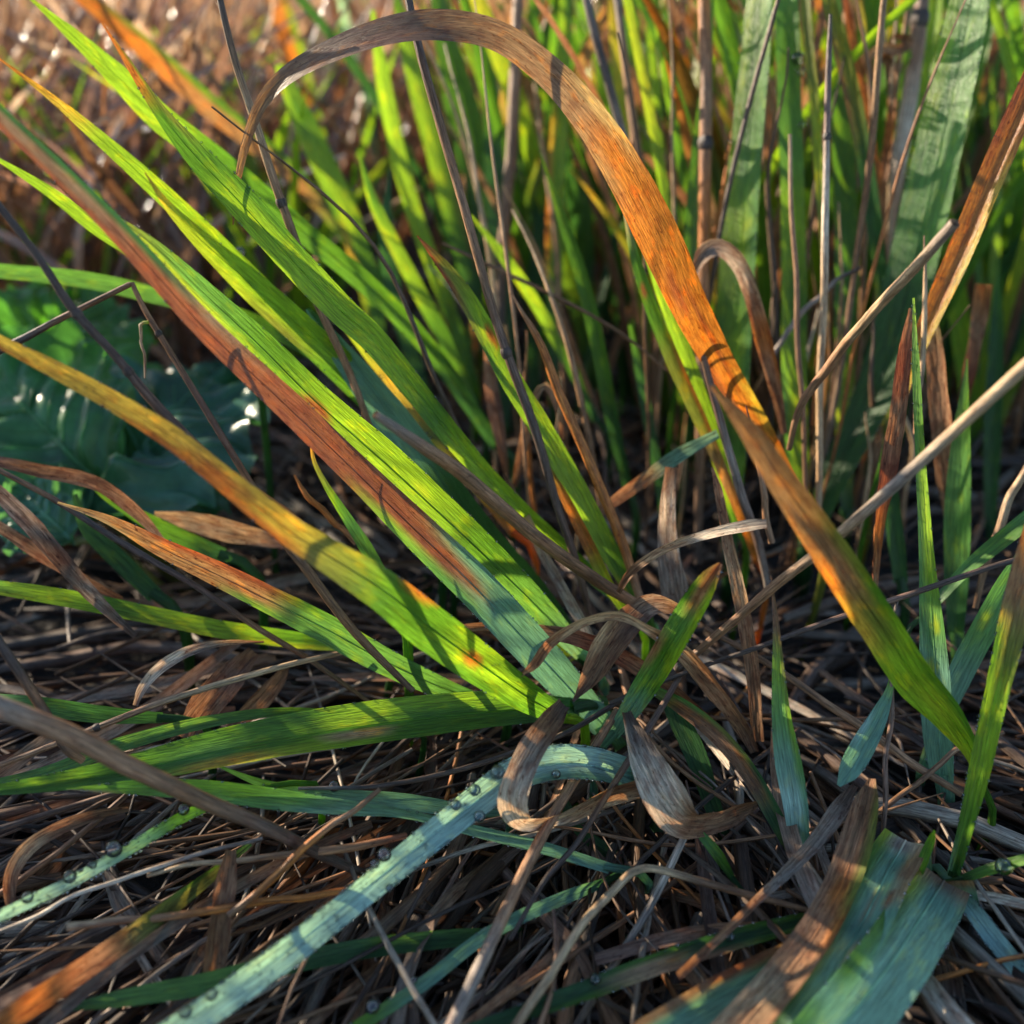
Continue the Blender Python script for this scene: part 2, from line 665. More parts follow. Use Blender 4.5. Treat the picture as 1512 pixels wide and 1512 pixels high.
# ------------------------------------------------------------------ the broad-leaved plant on the left
M_DOCK = dock_material()


def dock_leaf(parent, base, tip, width, col, lift, lobes=5, seed=0, cup=.25, up=(0, 0, 1)):
    """a crinkled, lobed leaf from base to tip (world points), with midrib and side veins"""
    r_ = np.random.default_rng(seed)
    base, tip = np.array(base, float), np.array(tip, float)
    n, m = 46, 31
    t = np.linspace(0, 1, n)
    axis = tip - base
    Lg = np.linalg.norm(axis)
    T = axis / Lg
    U = np.array(up, float)
    S = norm(np.cross(T, U))
    N = np.cross(S, T)
    prof = np.sin(np.pi * np.clip(t, 0, 1) ** .72) ** .6 * (1 + .10 * np.sin(t * math.pi * 2 * lobes + seed))
    prof[0] *= .3
    prof = np.maximum(prof, .03)
    u = np.linspace(-1, 1, m)
    spine = base[None] + axis[None] * t[:, None] + N[None] * (lift * np.sin(np.pi * t))[:, None]
    G = np.zeros((n, m, 3))
    for j, uu in enumerate(u):
        vein = np.abs(np.sin((t - .35 * abs(uu)) * math.pi * 6.5))
        puck = .06 * width * (vein ** .6) * (1 - abs(abs(uu) - .45) * 1.2)
        edge = .05 * width * np.sin(t * 46 + (seed + 3) * (1 if uu > 0 else 2)) * abs(uu) ** 4
        z = cup * width * .5 * (abs(uu) ** 1.5) + puck + edge
        G[:, j] = spine + S[None] * (prof * width * .5 * uu)[:, None] + N[None] * (z - .02 * width)[:, None]
    G += N * (ndnoise(r_, n, m) * .06 * width)[..., None]
    C = np.array(col)[None, None] * (1 + .25 * ndnoise(r_, n, m))[..., None]
    A = np.concatenate([np.clip(C, .004, 1), np.zeros((n, m, 1))], -1)
    mb = MB()
    mb.grid(G, np.stack(np.meshgrid(t, u, indexing='ij'), -1), A)
    leaf = link('leaf', mb.mesh('leaf', M_DOCK), parent)
    c = m // 2
    k = slice(0, n - 2)
    mr = MB()
    vc = np.array(col) * 1.35 + np.array([.015, .02, .01])
    tube(mr, G[k, c] + N * .0002, np.linspace(.0016, .0004, n - 2), np.repeat(vc[None], n - 2, 0), 0, 6)
    link('midrib', mr.mesh('midrib', M_DOCK), leaf)
    for q in range(6):
        for sgn in (-1, 1):
            t0 = .1 + q * .13
            js = np.arange(0, c - 2)
            rows = [min(n - 1, int((t0 + .35 * (jj / c)) * (n - 1))) for jj in js]
            Pv = np.array([G[rows[i], c + sgn * js[i]] for i in range(len(js))]) + N * .0001
            Pv = catmull(Pv, 14)
            mv = MB()
            tube(mv, Pv, np.linspace(.0007, .0002, 14), np.repeat(vc[None] * .9, 14, 0), 0, 5)
            link('vein', mv.mesh('vein', M_DOCK), leaf)
    # stalk
    st = MB()
    Q = catmull(np.array([[base[0] + .02, base[1] + .01, GZ - .006], base * .6 + np.array([base[0] + .015, base[1] + .008, 0]) * .4, base]), 10)
    tube(st, Q, np.linspace(.004, .0024, 10), np.repeat(np.array([[.16, .16, .06]]), 10, 0), 0, 7)
    link('leaf_stalk', st.mesh('leaf_stalk', M_DOCK), parent)
    return G


def ndnoise(r_, n, m):
    a = r_.normal(0, 1, (7, 6))
    x = np.linspace(0, 6, n)
    y = np.linspace(0, 5, m)
    rows = np.stack([np.interp(x, np.arange(7), a[:, j]) for j in range(6)], 1)
    return np.stack([np.interp(y, np.arange(6), rows[i]) for i in range(n)], 0)


dk = empty('dock_plant', px(330, 760, .27) * np.array([1, 1, 0]) + np.array([0, 0, GZ]), 'broad dark green crinkled dock leaves with pale veins low among the grass', 'plant')
dock_leaf(dk, px(120, 770, .245), px(355, 560, .285), .060, (.055, .15, .085), .006, 4, 3, .18, (-.25, -.75, .6))
dock_leaf(dk, px(60, 640, .27), px(110, 430, .31), .052, (.08, .22, .03), .005, 4, 5, .2, (.35, -.8, .4))  # brighter green paints in light coming through this upper leaf
dock_leaf(dk, px(150, 720, .25), px(-30, 530, .27), .046, (.065, .18, .06), .005, 5, 8, .2, (.1, -.7, .7))
dock_leaf(dk, px(110, 800, .235), px(20, 720, .24), .022, (.085, .2, .12), .003, 3, 9, .3, (0, -.6, .8))
dock_leaf(dk, px(190, 790, .245), px(330, 690, .265), .03, (.055, .15, .085), .004, 4, 12, .2, (-.1, -.7, .7))

# ------------------------------------------------------------------ traced grass: (x, y, depth in cm, width) in photo pixels
D = dict
# -- the fan that sweeps up to the left
shoot('long blade rust-red for most of its length with a glaucous blue-green base', [
    D(p=[(890, 1070, 19.8, 40), (800, 972, 19.0, 56), (700, 866, 18.3, 60), (605, 775, 17.7, 54), (520, 692, 17.2, 46), (430, 606, 16.6, 44), (300, 482, 15.7, 38), (150, 318, 14.8, 32), (-40, 135, 13.8, 26)],
      c='tttrrrrrpp', cR='ttttrrrpddd', cL='tttelrrrrrr', roll=[-5, -10, -25, -20], mat=M_WAX, spots=[(.335, .05, .09, .28, 'r')], dew=220)])
shoot('broad bright green blade with yellow mottling lying along the rust-red one', [
    D(p=[(860, 965, 20.4, 24), (790, 893, 19.6, 44), (700, 806, 18.8, 58), (575, 690, 18.0, 62), (465, 592, 17.4, 54), (385, 512, 17.0, 46), (300, 432, 16.6, 34), (225, 360, 16.3, 16), (160, 312, 16.1, 3)],
      c='tegllgem', cL='tellglyy', roll=[15, 5, -10], dew=160, spots=[(.62, -.2, .03, .3, 'r'), (.42, .3, .02, .2, 'y')])])
shoot('very long slim green blade with a pointed orange tip above its neighbours', [
    D(p=[(935, 905, 21.8, 14), (860, 835, 21.2, 22), (750, 733, 20.4, 26), (675, 652, 19.8, 32), (612, 574, 19.4, 36), (553, 503, 19.0, 40), (500, 455, 18.8, 44), (428, 380, 18.5, 46), (350, 294, 18.3, 46), (290, 232, 18.2, 36), (235, 165, 18.1, 20), (190, 95, 18.1, 11), (150, 33, 18.1, 2)],
      c='tellllglllllggoo', cR='teglllglllgggmmo', roll=[25, 10, -20, -30], dew=240)])  # lime middle: sunlit brightness put into the blade colour
shoot('vivid green blade tapering to a fine point over the brown field', [
    D(p=[(735, 660, 25.5, 18), (640, 522, 24.5, 26), (550, 428, 23.6, 30), (450, 345, 22.8, 32), (350, 262, 22.0, 38), (240, 178, 21.2, 40), (175, 115, 20.8, 33), (110, 55, 20.5, 20), (38, -8, 20.2, 3)],
      c='ddggggglll', roll=[10, -25], dew=60)])
shoot('soft-focus blade orange along its lower side and green above, behind the fan', [
    D(p=[(590, 470, 34, 20), (500, 330, 33, 26), (400, 232, 32, 30), (300, 150, 31, 32), (200, 60, 30, 30), (90, -30, 29.5, 20)], c='ggqqoo', cR='gggggmo', roll=-15)])
shoot('slender yellow-green blade ending in a thin amber tip', [
    D(p=[(640, 690, 22.5, 20), (540, 585, 21.6, 34), (455, 498, 21, 40), (380, 425, 20.5, 38), (290, 335, 20, 32), (210, 260, 19.6, 26), (130, 190, 19.3, 19), (70, 140, 19.1, 10), (-10, 80, 19, 2)],
      c='dgggglllYo', roll=[20, -10, -25], dew=60)])
shoot('wide lime green blade with a needle-fine yellow tip', [
    D(p=[(620, 660, 21.8, 22), (530, 560, 20.9, 40), (450, 490, 20.4, 46), (380, 428, 20, 44), (310, 366, 19.7, 30), (250, 306, 19.5, 14), (214, 255, 19.4, 2)], c='dglllyY', cL='dggmyyY', roll=[25, -5], dew=40)])
shoot('short green blade poking out beneath the rust-red blade', [
    D(p=[(330, 470, 21.5, 14), (250, 405, 20.8, 20), (150, 342, 20.2, 22), (70, 282, 19.8, 16), (-15, 228, 19.5, 5)], c='dglll', roll=-20)])
shoot('flat green blade reaching across above the dock leaves', [
    D(p=[(600, 640, 24, 24), (480, 528, 23.6, 26), (360, 470, 23.2, 26), (240, 438, 23, 25), (120, 412, 22.8, 24), (-40, 396, 22.6, 20)], c='ddgeee', roll=10)])
shoot('near blade banded orange and yellow, green and swollen toward its spotted base', [
    D(p=[(835, 1062, 18.6, 22), (780, 1030, 17.6, 44), (715, 985, 16.6, 58), (640, 930, 15.8, 66), (560, 868, 15.0, 60), (430, 786, 14.4, 44), (335, 712, 14.5, 36), (250, 645, 14.7, 34), (170, 595, 14.8, 30), (90, 551, 14.9, 26), (-20, 495, 15.0, 18)],
      c='lgllggmYoYYYY', cR='ggglggmYYYYYY', cL='egggggmoooYYo', roll=[15, 5, -15, -10], spots=[(.245, .05, .018, .26, 'r'), (.25, -.02, .018, .34, 'o'), (.39, .95, .035, .25, 'o')], dew=120)])  # yellow outer half, strengthened in colour to stand for sun shining through
shoot('broad green blade lying flat to the side with straw-coloured scars', [
    D(p=[(850, 1045, 19.4, 26), (770, 1048, 18.6, 46), (680, 1055, 18.1, 56), (560, 1070, 17.7, 62), (440, 1088, 17.3, 60), (330, 1108, 17.0, 56), (220, 1132, 16.7, 44), (110, 1152, 16.4, 30), (-40, 1172, 16.0, 14)],
      c='dggglgeggg', cL='ddgglyyege', cR='dgllggggg', roll=[-20, -30, -15], spots=[(.42, -.35, .07, .22, 's'), (.63, -.7, .08, .3, 'Y')], dew=120, fold=.2)])
shoot('narrow green blade tucked behind the flat-lying scarred one', [
    D(p=[(560, 1060, 18.8, 8), (430, 1051, 18.5, 12), (310, 1066, 18.2, 18), (180, 1100, 17.9, 22), (70, 1142, 17.6, 20), (-40, 1165, 17.4, 14)], c='dgeeee', roll=-20)])
shoot('blue-green blade twisted to a thread at mid length beneath the scarred blade', [
    D(p=[(900, 1282, 16.9, 16), (800, 1250, 16.8, 18), (700, 1225, 16.7, 16), (600, 1200, 16.7, 13), (510, 1190, 16.6, 22), (420, 1180, 16.5, 30), (320, 1168, 16.4, 30), (220, 1162, 16.3, 24), (150, 1164, 16.2, 12), (98, 1165, 16.1, 2)],
      c='ttttttegggl', cL='tttttteegs', roll=[10, 50, 10, -10], mat=M_WAX, dew=160)])
shoot('stubby teal blade under the twisted blue-green one', [
    D(p=[(700, 1200, 18, 20), (600, 1183, 17.7, 24), (500, 1176, 17.4, 24), (400, 1160, 17.2, 14), (315, 1128, 17, 3)], c='tttee', roll=20, mat=M_WAX)])
shoot('pale blue-green dew-beaded blade arching over and down toward the viewer', [
    D(p=[(940, 1150, 18.0, 40), (880, 1132, 17.5, 46), (825, 1128, 17.1, 50), (765, 1142, 16.7, 48), (710, 1178, 16.3, 46), (630, 1240, 15.8, 42), (540, 1312, 15.3, 40), (440, 1392, 14.7, 42), (345, 1462, 14.2, 44), (230, 1540, 13.7, 46)],
      c='tTTTTTTTTT', cL='tttTTTTTTT', roll=[-35, -10, 20, 25], mat=M_WAX, dew=(650, .0001, .00027), fold=.22)])
shoot('thin dew-edged blade turning from green to pale teal', [
    D(p=[(400, 1160, 17, 10), (330, 1180, 16.7, 14), (270, 1205, 16.4, 17), (190, 1252, 16.0, 18), (110, 1298, 15.6, 18), (40, 1332, 15.3, 18), (-40, 1370, 15.0, 16)], c='gggtTTT', roll=30, mat=M_WAX, dew=(220, .0001, .00028))])
shoot('slim dark green blade in the lower thatch with dew on its upper edge', [
    D(p=[(900, 1300, 17.2, 12), (840, 1322, 16.6, 18), (760, 1357, 16.0, 20), (700, 1392, 15.6, 20), (620, 1455, 15.1, 20), (520, 1520, 14.6, 18), (450, 1560, 14.3, 14)], c='dttttgg', roll=20, mat=M_WAX, dew=80)])
shoot('dull green striped blade low in the dark thatch', [
    D(p=[(740, 1378, 16.4, 14), (680, 1385, 16.0, 24), (550, 1400, 15.6, 28), (420, 1425, 15.2, 30), (300, 1454, 14.9, 30), (180, 1475, 14.7, 24), (90, 1490, 14.5, 8)], c='ddddeed', cR='dedeed', roll=-15)])
shoot('green blade with a long peach and brown withered half at its tip', [
    D(p=[(700, 1032, 19.6, 22), (640, 1010, 19.2, 32), (560, 972, 18.8, 40), (480, 928, 18.5, 42), (400, 888, 18.2, 40), (320, 848, 18.0, 36), (240, 810, 17.8, 28), (160, 768, 17.6, 14), (85, 742, 17.5, 3)],
      c='deeeeqqqqs', cL='deeeeeqqss', cR='deeegrrrqs', roll=[15, -10, -20], dew=60)])
shoot('yellow-green translucent blade lying across the grey thatch', [
    D(p=[(520, 955, 20.8, 14), (440, 945, 20.4, 24), (330, 930, 20, 26), (220, 908, 19.7, 26), (110, 886, 19.4, 26), (-40, 862, 19.1, 20)], c='dgllgle', cL='dylygly', roll=[10, -15], dew=40)])
shoot('wide dark blue-green blade with a wet silver sheen behind the mottled one', [
    D(p=[(860, 965, 22.2, 34), (790, 880, 21.8, 60), (710, 790, 21.4, 68), (630, 680, 21.0, 62), (560, 585, 20.8, 50), (500, 510, 20.6, 30), (455, 455, 20.4, 8)], c='ddddttd', cL='ylddttt', roll=[35, 30], mat=M_WAX, dew=200, fold=.25)])  # lighter teal toward the tip paints in the wet sheen
shoot('olive blade edged in orange beside the blue-green one', [
    D(p=[(760, 790, 22.6, 12), (690, 700, 22.2, 22), (620, 612, 21.9, 24), (555, 535, 21.6, 20), (500, 470, 21.4, 12), (450, 430, 21.2, 3)], c='oYmYyl', cR='oYddgg', roll=-10)])
shoot('small curved green blade springing from the withered one', [
    D(p=[(570, 865, 18.4, 20), (540, 810, 18.2, 20), (505, 755, 18, 14), (480, 715, 17.9, 9), (463, 680, 17.9, 6), (458, 645, 17.9, 2)], c='ggdgmo', roll=-20)])
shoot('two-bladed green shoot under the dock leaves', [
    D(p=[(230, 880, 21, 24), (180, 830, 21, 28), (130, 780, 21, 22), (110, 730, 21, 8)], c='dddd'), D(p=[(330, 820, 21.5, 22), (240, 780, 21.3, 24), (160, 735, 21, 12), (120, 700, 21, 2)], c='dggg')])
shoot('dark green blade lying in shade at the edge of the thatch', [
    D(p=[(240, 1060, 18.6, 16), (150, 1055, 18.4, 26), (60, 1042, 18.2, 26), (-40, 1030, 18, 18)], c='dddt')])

# -- centre
shoot('bright green blade folded at the base with a red withered point', [
    D(p=[(940, 890, 20.8, 14), (912, 838, 20.6, 26), (878, 775, 20.4, 32), (838, 700, 20.2, 34), (795, 625, 20, 34), (755, 560, 19.9, 32), (722, 498, 19.8, 30), (690, 440, 19.7, 26), (655, 392, 19.6, 18), (616, 348, 19.6, 2)],
      c='ggllllllmr', cL='olllllgmrr', roll=[-20, 10, 15], spots=[(.72, .3, .03, .4, 'o')], dew=80),
    D(p=[(925, 905, 20.6, 12), (898, 862, 20.4, 18), (868, 800, 20.3, 18), (835, 735, 20.2, 14), (805, 680, 20.1, 4)], c='lyoom', roll=25)])
shoot('slim blue-green blade rising in the shade between straws', [
    D(p=[(930, 730, 25.5, 14), (905, 620, 25, 20), (885, 515, 24.6, 22), (860, 410, 24.3, 20), (830, 320, 24, 14), (798, 226, 23.8, 2)], c='ddgggl', roll=25, dew=30),
    D(p=[(980, 760, 26, 12), (960, 640, 25.6, 16), (945, 560, 25.4, 14), (930, 480, 25.2, 5)], c='dddg')])
shoot('lime blade leaning out from behind the grey straw', [
    D(p=[(880, 620, 26.5, 12), (825, 512, 26, 16), (785, 440, 25.6, 18), (745, 382, 25.2, 16), (695, 318, 25, 3)], c='dglll', roll=-20)])
shoot('short near blade with a blunt reddened tip and dew-grey base', [
    D(p=[(905, 1085, 18.2, 18), (935, 1040, 17.8, 32), (970, 985, 17.2, 40), (1005, 925, 16.6, 42), (1035, 875, 16.1, 36), (1052, 848, 15.8, 24), (1064, 832, 15.7, 5)], c='ttegeqr', cR='ttglllr', cL='tteqegq', roll=[-10, 10], dew=60)])
shoot('brown and green streaked blade sagging in the shaded centre', [
    D(p=[(1180, 1275, 17.2, 18), (1150, 1216, 17.2, 24), (1106, 1140, 17.4, 26), (1060, 1085, 17.7, 26), (1010, 1045, 18.1, 24), (960, 1015, 18.5, 14)], c='mdbqbe', cR='dddmee', roll=10)])
shoot('upright blue-green blade with a narrow brown point in the shaded gap', [
    D(p=[(1182, 1258, 17.0, 26), (1176, 1190, 16.9, 36), (1164, 1120, 16.9, 38), (1155, 1060, 16.9, 28), (1150, 990, 17, 18), (1146, 920, 17, 9), (1138, 850, 17.1, 3)], c='tTtelbq', cR='ttelmbb', roll=15, mat=M_WAX, dew=60)])
shoot('small spoon-shaped glaucous blade hanging on a thin stalk', [
    D(p=[(1325, 960, 17.6, 7), (1314, 1015, 17.3, 10), (1298, 1055, 17.1, 24), (1275, 1098, 16.9, 34), (1252, 1138, 16.7, 30), (1238, 1160, 16.6, 6)], c='gltttt', cR='gltTtt', roll=15, mat=M_WAX, root=False, dew=30)])
shoot('tiny green blade below the curled grey ribbon', [
    D(p=[(1085, 1302, 16.8, 8), (1060, 1262, 16.8, 17), (1035, 1232, 16.9, 12), (1015, 1212, 17, 3)], c='dgee')])
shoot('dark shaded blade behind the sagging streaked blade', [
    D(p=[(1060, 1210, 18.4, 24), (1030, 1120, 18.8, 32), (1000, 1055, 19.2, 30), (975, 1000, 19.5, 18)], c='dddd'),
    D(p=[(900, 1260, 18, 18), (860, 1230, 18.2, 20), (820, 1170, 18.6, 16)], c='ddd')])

# -- the tall arch and its neighbours
shoot('tall blade arching right over, burnt orange below and grey-mauve at its drooping tip', [
    D(p=[(1200, 800, 22.8, 18), (1160, 710, 22.0, 30), (1115, 625, 21.2, 38), (1065, 540, 20.2, 44), (1020, 455, 19.3, 54), (975, 355, 18.6, 62), (915, 240, 18.0, 58), (850, 150, 17.5, 50), (790, 92, 17.2, 44), (725, 52, 17.0, 42), (640, 40, 17.0, 42), (560, 52, 17.2, 36), (480, 82, 17.6, 30), (420, 116, 18.0, 24), (383, 160, 18.3, 18), (360, 225, 18.4, 12), (348, 290, 18.4, 7), (344, 332, 18.4, 2)],
      c='moooooooopppppbbb', cL='mmorroooqppppbbbb', cR='mooYoooosppppppb', roll=[-15, 10, 5, -35, -55, -30, 0], fold=.10, spots=[(.30, .3, .07, .2, 'r'), (.14, -.2, .03, .5, 'r'), (.36, -.3, .03, .3, 'r')], rib=False, mat=M_GREEN)])
shoot('soft-focus near blade, tawny orange above and acid green where it twists at the base', [
    D(p=[(1452, 1165, 17.6, 8), (1436, 1110, 17.2, 22), (1400, 1055, 16.7, 44), (1352, 1000, 16.2, 58), (1305, 930, 15.6, 58), (1258, 862, 15.0, 58), (1205, 785, 14.5, 52), (1150, 705, 14.2, 42), (1100, 630, 14.1, 28), (1050, 570, 14.1, 6)],
      c='glylmqbbb', cR='gggglgmbbb', cL='myllYobbb', roll=[50, 20, 0, -10], fold=.22)])
shoot('spotted blade with a white needle tip, part green and part amber, below the arch', [
    D(p=[(1118, 830, 22.6, 10), (1098, 770, 22.2, 14), (1065, 690, 21.8, 16), (1030, 610, 21.4, 20), (1000, 545, 21.1, 22), (965, 460, 20.8, 20), (938, 380, 20.6, 14), (918, 295, 20.4, 2)], c='ooqmmggw', cR='oqqoolgw', roll=15, spots=[(.78, -.3, .02, .4, 'r')], dew=20),
    D(p=[(1090, 780, 22.9, 14), (1070, 705, 22.5, 22), (1040, 610, 22, 24), (1005, 505, 21.6, 24), (965, 395, 21.2, 18), (940, 320, 21, 4)], c='gllllll', cL='glyllll', roll=-10, dew=30)])
shoot('lime ribbon of a blade standing straight above the arch', [
    D(p=[(1000, 420, 26, 10), (984, 300, 25.6, 14), (968, 215, 25.2, 15), (948, 110, 24.8, 14), (930, 20, 24.5, 13), (918, -40, 24.3, 10)], c='gllyyl', roll=-15, dew=20)])

# -- the upright clump on the right
shoot('tall flat green blade with a central groove, glistening with fine dew', [
    D(p=[(1078, 800, 24.8, 26), (1080, 680, 24.6, 44), (1083, 560, 24.3, 50), (1088, 440, 24, 52), (1096, 320, 23.7, 50), (1106, 200, 23.4, 46), (1117, 90, 23.1, 42), (1124, 0, 22.9, 38), (1130, -60, 22.8, 34)], c='deglgleggl', cR='dgeeeeeee', cL='dllglllll', roll=[20, 38], fold=.12, dew=420)])
shoot('narrow green blade hugging the dark brown stem', [
    D(p=[(1022, 520, 24.6, 12), (1020, 380, 24.4, 20), (1030, 240, 24.2, 20), (1042, 120, 24, 16), (1052, -30, 23.8, 10)], c='dgggl', dew=60)])
shoot('green blade patched with bright lime and clear drops along its edge', [
    D(p=[(1190, 820, 26, 16), (1178, 700, 25.6, 30), (1172, 560, 25.2, 36), (1172, 420, 24.9, 36), (1170, 280, 24.6, 34), (1166, 140, 24.3, 34), (1163, 20, 24.1, 34), (1160, -50, 24, 30)], c='dllglege', cL='dgelleee', roll=[-25, 20], dew=160, spots=[(.25, .4, .05, .6, 'y')])])  # lime and yellow patches in the blade colour
shoot('thin upright blade of mustard yellow-green', [
    D(p=[(1222, 480, 23.8, 6), (1212, 300, 23.5, 11), (1204, 160, 23.2, 14), (1194, 60, 23, 15), (1186, -40, 22.9, 14)], c='smymm', roll=20)])
shoot('upright green blade with tiny brown flecks behind the tan straw', [
    D(p=[(1250, 760, 27.5, 18), (1246, 620, 27.2, 26), (1247, 480, 27, 30), (1249, 350, 26.7, 32), (1244, 220, 26.4, 32), (1236, 100, 26.2, 26), (1230, -30, 26, 16)], c='dygggge', roll=-15, dew=90)])
shoot('olive green blade leaning across the clump with brown margins', [
    D(p=[(1308, 620, 25.4, 16), (1306, 470, 25, 18), (1292, 330, 24.5, 22), (1272, 200, 24.1, 24), (1248, 90, 23.8, 24), (1222, -10, 23.5, 20)], c='mdddmm', cL='mmddbm', roll=20)])
shoot('narrow twisted orange blade among the upright green ones', [
    D(p=[(1310, 440, 26.2, 8), (1300, 350, 26, 17), (1288, 250, 25.8, 20), (1272, 140, 25.6, 15), (1252, 20, 25.4, 10), (1244, -30, 25.3, 6)], c='qqooor', roll=-20, mat=M_DRY)])
shoot('broadest blade of the clump, ribbed green with a silver sheen on its upper half', [
    D(p=[(1205, 775, 25.2, 30), (1240, 690, 24.8, 44), (1285, 600, 24.4, 54), (1320, 505, 24, 62), (1345, 410, 23.6, 68), (1370, 300, 23.2, 68), (1396, 180, 22.8, 64), (1418, 80, 22.5, 60), (1436, -10, 22.2, 56), (1448, -70, 22, 50)], c='dddddeeeee', cL='yddddeelll', roll=[30, 25, 20], dew=520, fold=.10)])  # paler upper half and lime left edge paint in sheen and edge glow
shoot('spring green blade behind the broadest blade', [
    D(p=[(1330, 560, 28.5, 18), (1345, 380, 28, 26), (1365, 220, 27.6, 26), (1378, 60, 27.3, 22), (1385, -30, 27, 16)], c='dglll'),
    D(p=[(1300, 560, 29, 14), (1312, 380, 28.6, 20), (1335, 160, 28, 18), (1345, -20, 27.6, 12)], c='dglg')])
shoot('rust and golden folded blade pointing up and out of the clump', [
    D(p=[(1300, 690, 22, 8), (1330, 590, 21.4, 16), (1352, 525, 21, 22), (1382, 455, 20.6, 30), (1418, 375, 20.2, 36), (1455, 285, 19.8, 38), (1490, 205, 19.5, 38), (1535, 100, 19.2, 34)], c='gYYoooor', cR='yYYYYYoo', cL='dmrooorr', roll=[20, 15], fold=.22, dew=80)])  # rust blade; its yellow half paints in light through the fold
shoot('upright glaucous blade narrowing to a thin green spear', [
    D(p=[(1392, 1150, 18.8, 32), (1386, 1080, 18.6, 42), (1382, 1000, 18.5, 42), (1376, 910, 18.4, 32), (1370, 830, 18.4, 22), (1364, 740, 18.4, 17), (1358, 640, 18.4, 13), (1353, 540, 18.4, 11), (1349, 440, 18.4, 3)], c='tttelllggl', cL='ttteegggl', roll=[15, 25], mat=M_WAX, spots=[(.24, -.3, .02, .4, 'y'), (.33, .3, .02, .3, 'y')], dew=160)])
shoot('pointed green spear blade standing in shade beside the thin straw', [
    D(p=[(1412, 940, 21.8, 22), (1414, 850, 21.6, 34), (1416, 750, 21.4, 36), (1420, 650, 21.2, 26), (1424, 590, 21.1, 14), (1428, 530, 21, 2)], c='ddeegg', roll=20, dew=40)])
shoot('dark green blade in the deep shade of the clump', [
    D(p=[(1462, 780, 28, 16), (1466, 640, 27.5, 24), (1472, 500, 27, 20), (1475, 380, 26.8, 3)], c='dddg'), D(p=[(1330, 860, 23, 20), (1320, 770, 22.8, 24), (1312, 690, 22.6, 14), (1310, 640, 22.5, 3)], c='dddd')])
shoot('green blade rising toward the rim with an orange upper half and glossy wet base', [
    D(p=[(1408, 1295, 16.8, 18), (1428, 1218, 16.6, 22), (1448, 1135, 16.4, 30), (1466, 1050, 16.2, 32), (1484, 970, 16.0, 36), (1505, 880, 15.8, 42), (1535, 770, 15.6, 40)], c='dgllmqo', cL='tgllgqo', roll=[25, -15], dew=140)])
shoot('blue-green blade lying out to the side with a yellow fleck', [
    D(p=[(1385, 1075, 19.4, 22), (1412, 1005, 19.2, 34), (1448, 935, 19, 36), (1490, 860, 18.8, 34), (1540, 790, 18.6, 26)], c='tteet', roll=-15, spots=[(.55, -.2, .05, .4, 'y')], mat=M_WAX),  # one yellow fleck in the blade colour
    D(p=[(1370, 905, 19.6, 10), (1420, 848, 19.5, 18), (1470, 805, 19.4, 24), (1540, 750, 19.2, 26)], c='dege', mat=M_WAX)])
shoot('slim teal blade sloping away across the dark soil', [
    D(p=[(1412, 1312, 16.6, 16), (1440, 1350, 16.2, 26), (1478, 1400, 15.9, 28), (1540, 1475, 15.5, 26)], c='tTTt', roll=10, mat=M_WAX, dew=120),
    D(p=[(1415, 1300, 16.6, 10), (1460, 1285, 16.3, 16), (1540, 1262, 15.9, 14)], c='dgg')])

# -- big bent leaves at the front
shoot('wide bent-over blue-green blade with a torn pale crease along its top edge', [
    D(p=[(1337, 1241, 16.62, 62), (1325, 1263, 16.35, 68), (1308, 1292, 16.0, 70), (1276, 1358, 15.3, 74), (1232, 1432, 14.6, 74), (1172, 1515, 14.0, 74), (1120, 1590, 13.6, 70)], c='wtEEtEEtEE', cR='yggggyggg', cL='sqstEtEEtE', roll=[-10, -15], mat=M_WAX, fold=.12, root=False, spots=[(.03, .1, .035, .5, 'u'), (.14, -.4, .08, .14, 'q'), (.28, -.45, .05, .12, 'q'), (.33, .05, .1, .07, 's'), (.55, -.3, .1, .08, 's')], dew=60),
    D(p=[(1352, 1338, 17.5, 36), (1346, 1288, 17.1, 54), (1339, 1244, 16.66, 60)], c='ddtw', roll=-5, mat=M_WAX)])
shoot('largest foremost blade, folded over at the top, smooth sea green', [
    D(p=[(1394, 1301, 16.25, 74), (1384, 1316, 16.05, 82), (1366, 1345, 15.7, 88), (1330, 1402, 14.9, 96), (1280, 1470, 14.2, 102), (1230, 1530, 13.7, 106), (1180, 1590, 13.3, 106)], c='ntEEEEEEEE', cR='qyggegteg', cL='btEEEEEEE', roll=[-5, 10], mat=M_WAX, fold=.10, dew=60, root=False),
    D(p=[(1424, 1375, 17.2, 36), (1412, 1335, 16.7, 60), (1396, 1302, 16.3, 72)], c='ddtb', roll=5, mat=M_WAX),
    D(p=[(1352, 1300, 16.4, 12), (1364, 1270, 16.2, 15), (1376, 1240, 16.1, 11), (1380, 1226, 16, 3)], c='gegl')])
shoot('tawny brown flat blade, freckled dark, green at one shoulder', [
    D(p=[(1288, 1150, 16.9, 10), (1280, 1185, 16.6, 34), (1268, 1235, 16.2, 46), (1246, 1300, 15.7, 48), (1212, 1368, 15.1, 50), (1160, 1440, 14.5, 54), (1100, 1510, 13.9, 60), (1040, 1575, 13.5, 62)], c='qbqoqqsqs', cL='bmmmoqqqq', cR='bqqqqqsss', roll=-15, mat=M_DRY, root=False, spots=[(.6, .3, .02, .2, 'k'), (.7, -.2, .015, .2, 'k')])])
shoot('long dark green blade with pale stripe and beaded rim near the soil', [
    D(p=[(1215, 1352, 16.0, 18), (1150, 1370, 15.7, 26), (1060, 1395, 15.4, 30), (960, 1428, 15, 30), (860, 1465, 14.7, 28), (760, 1500, 14.4, 22), (660, 1530, 14.2, 12)], c='dddsddd', cR='dgdgddd', cL='mgqsgdd', roll=-15, dew=120)])
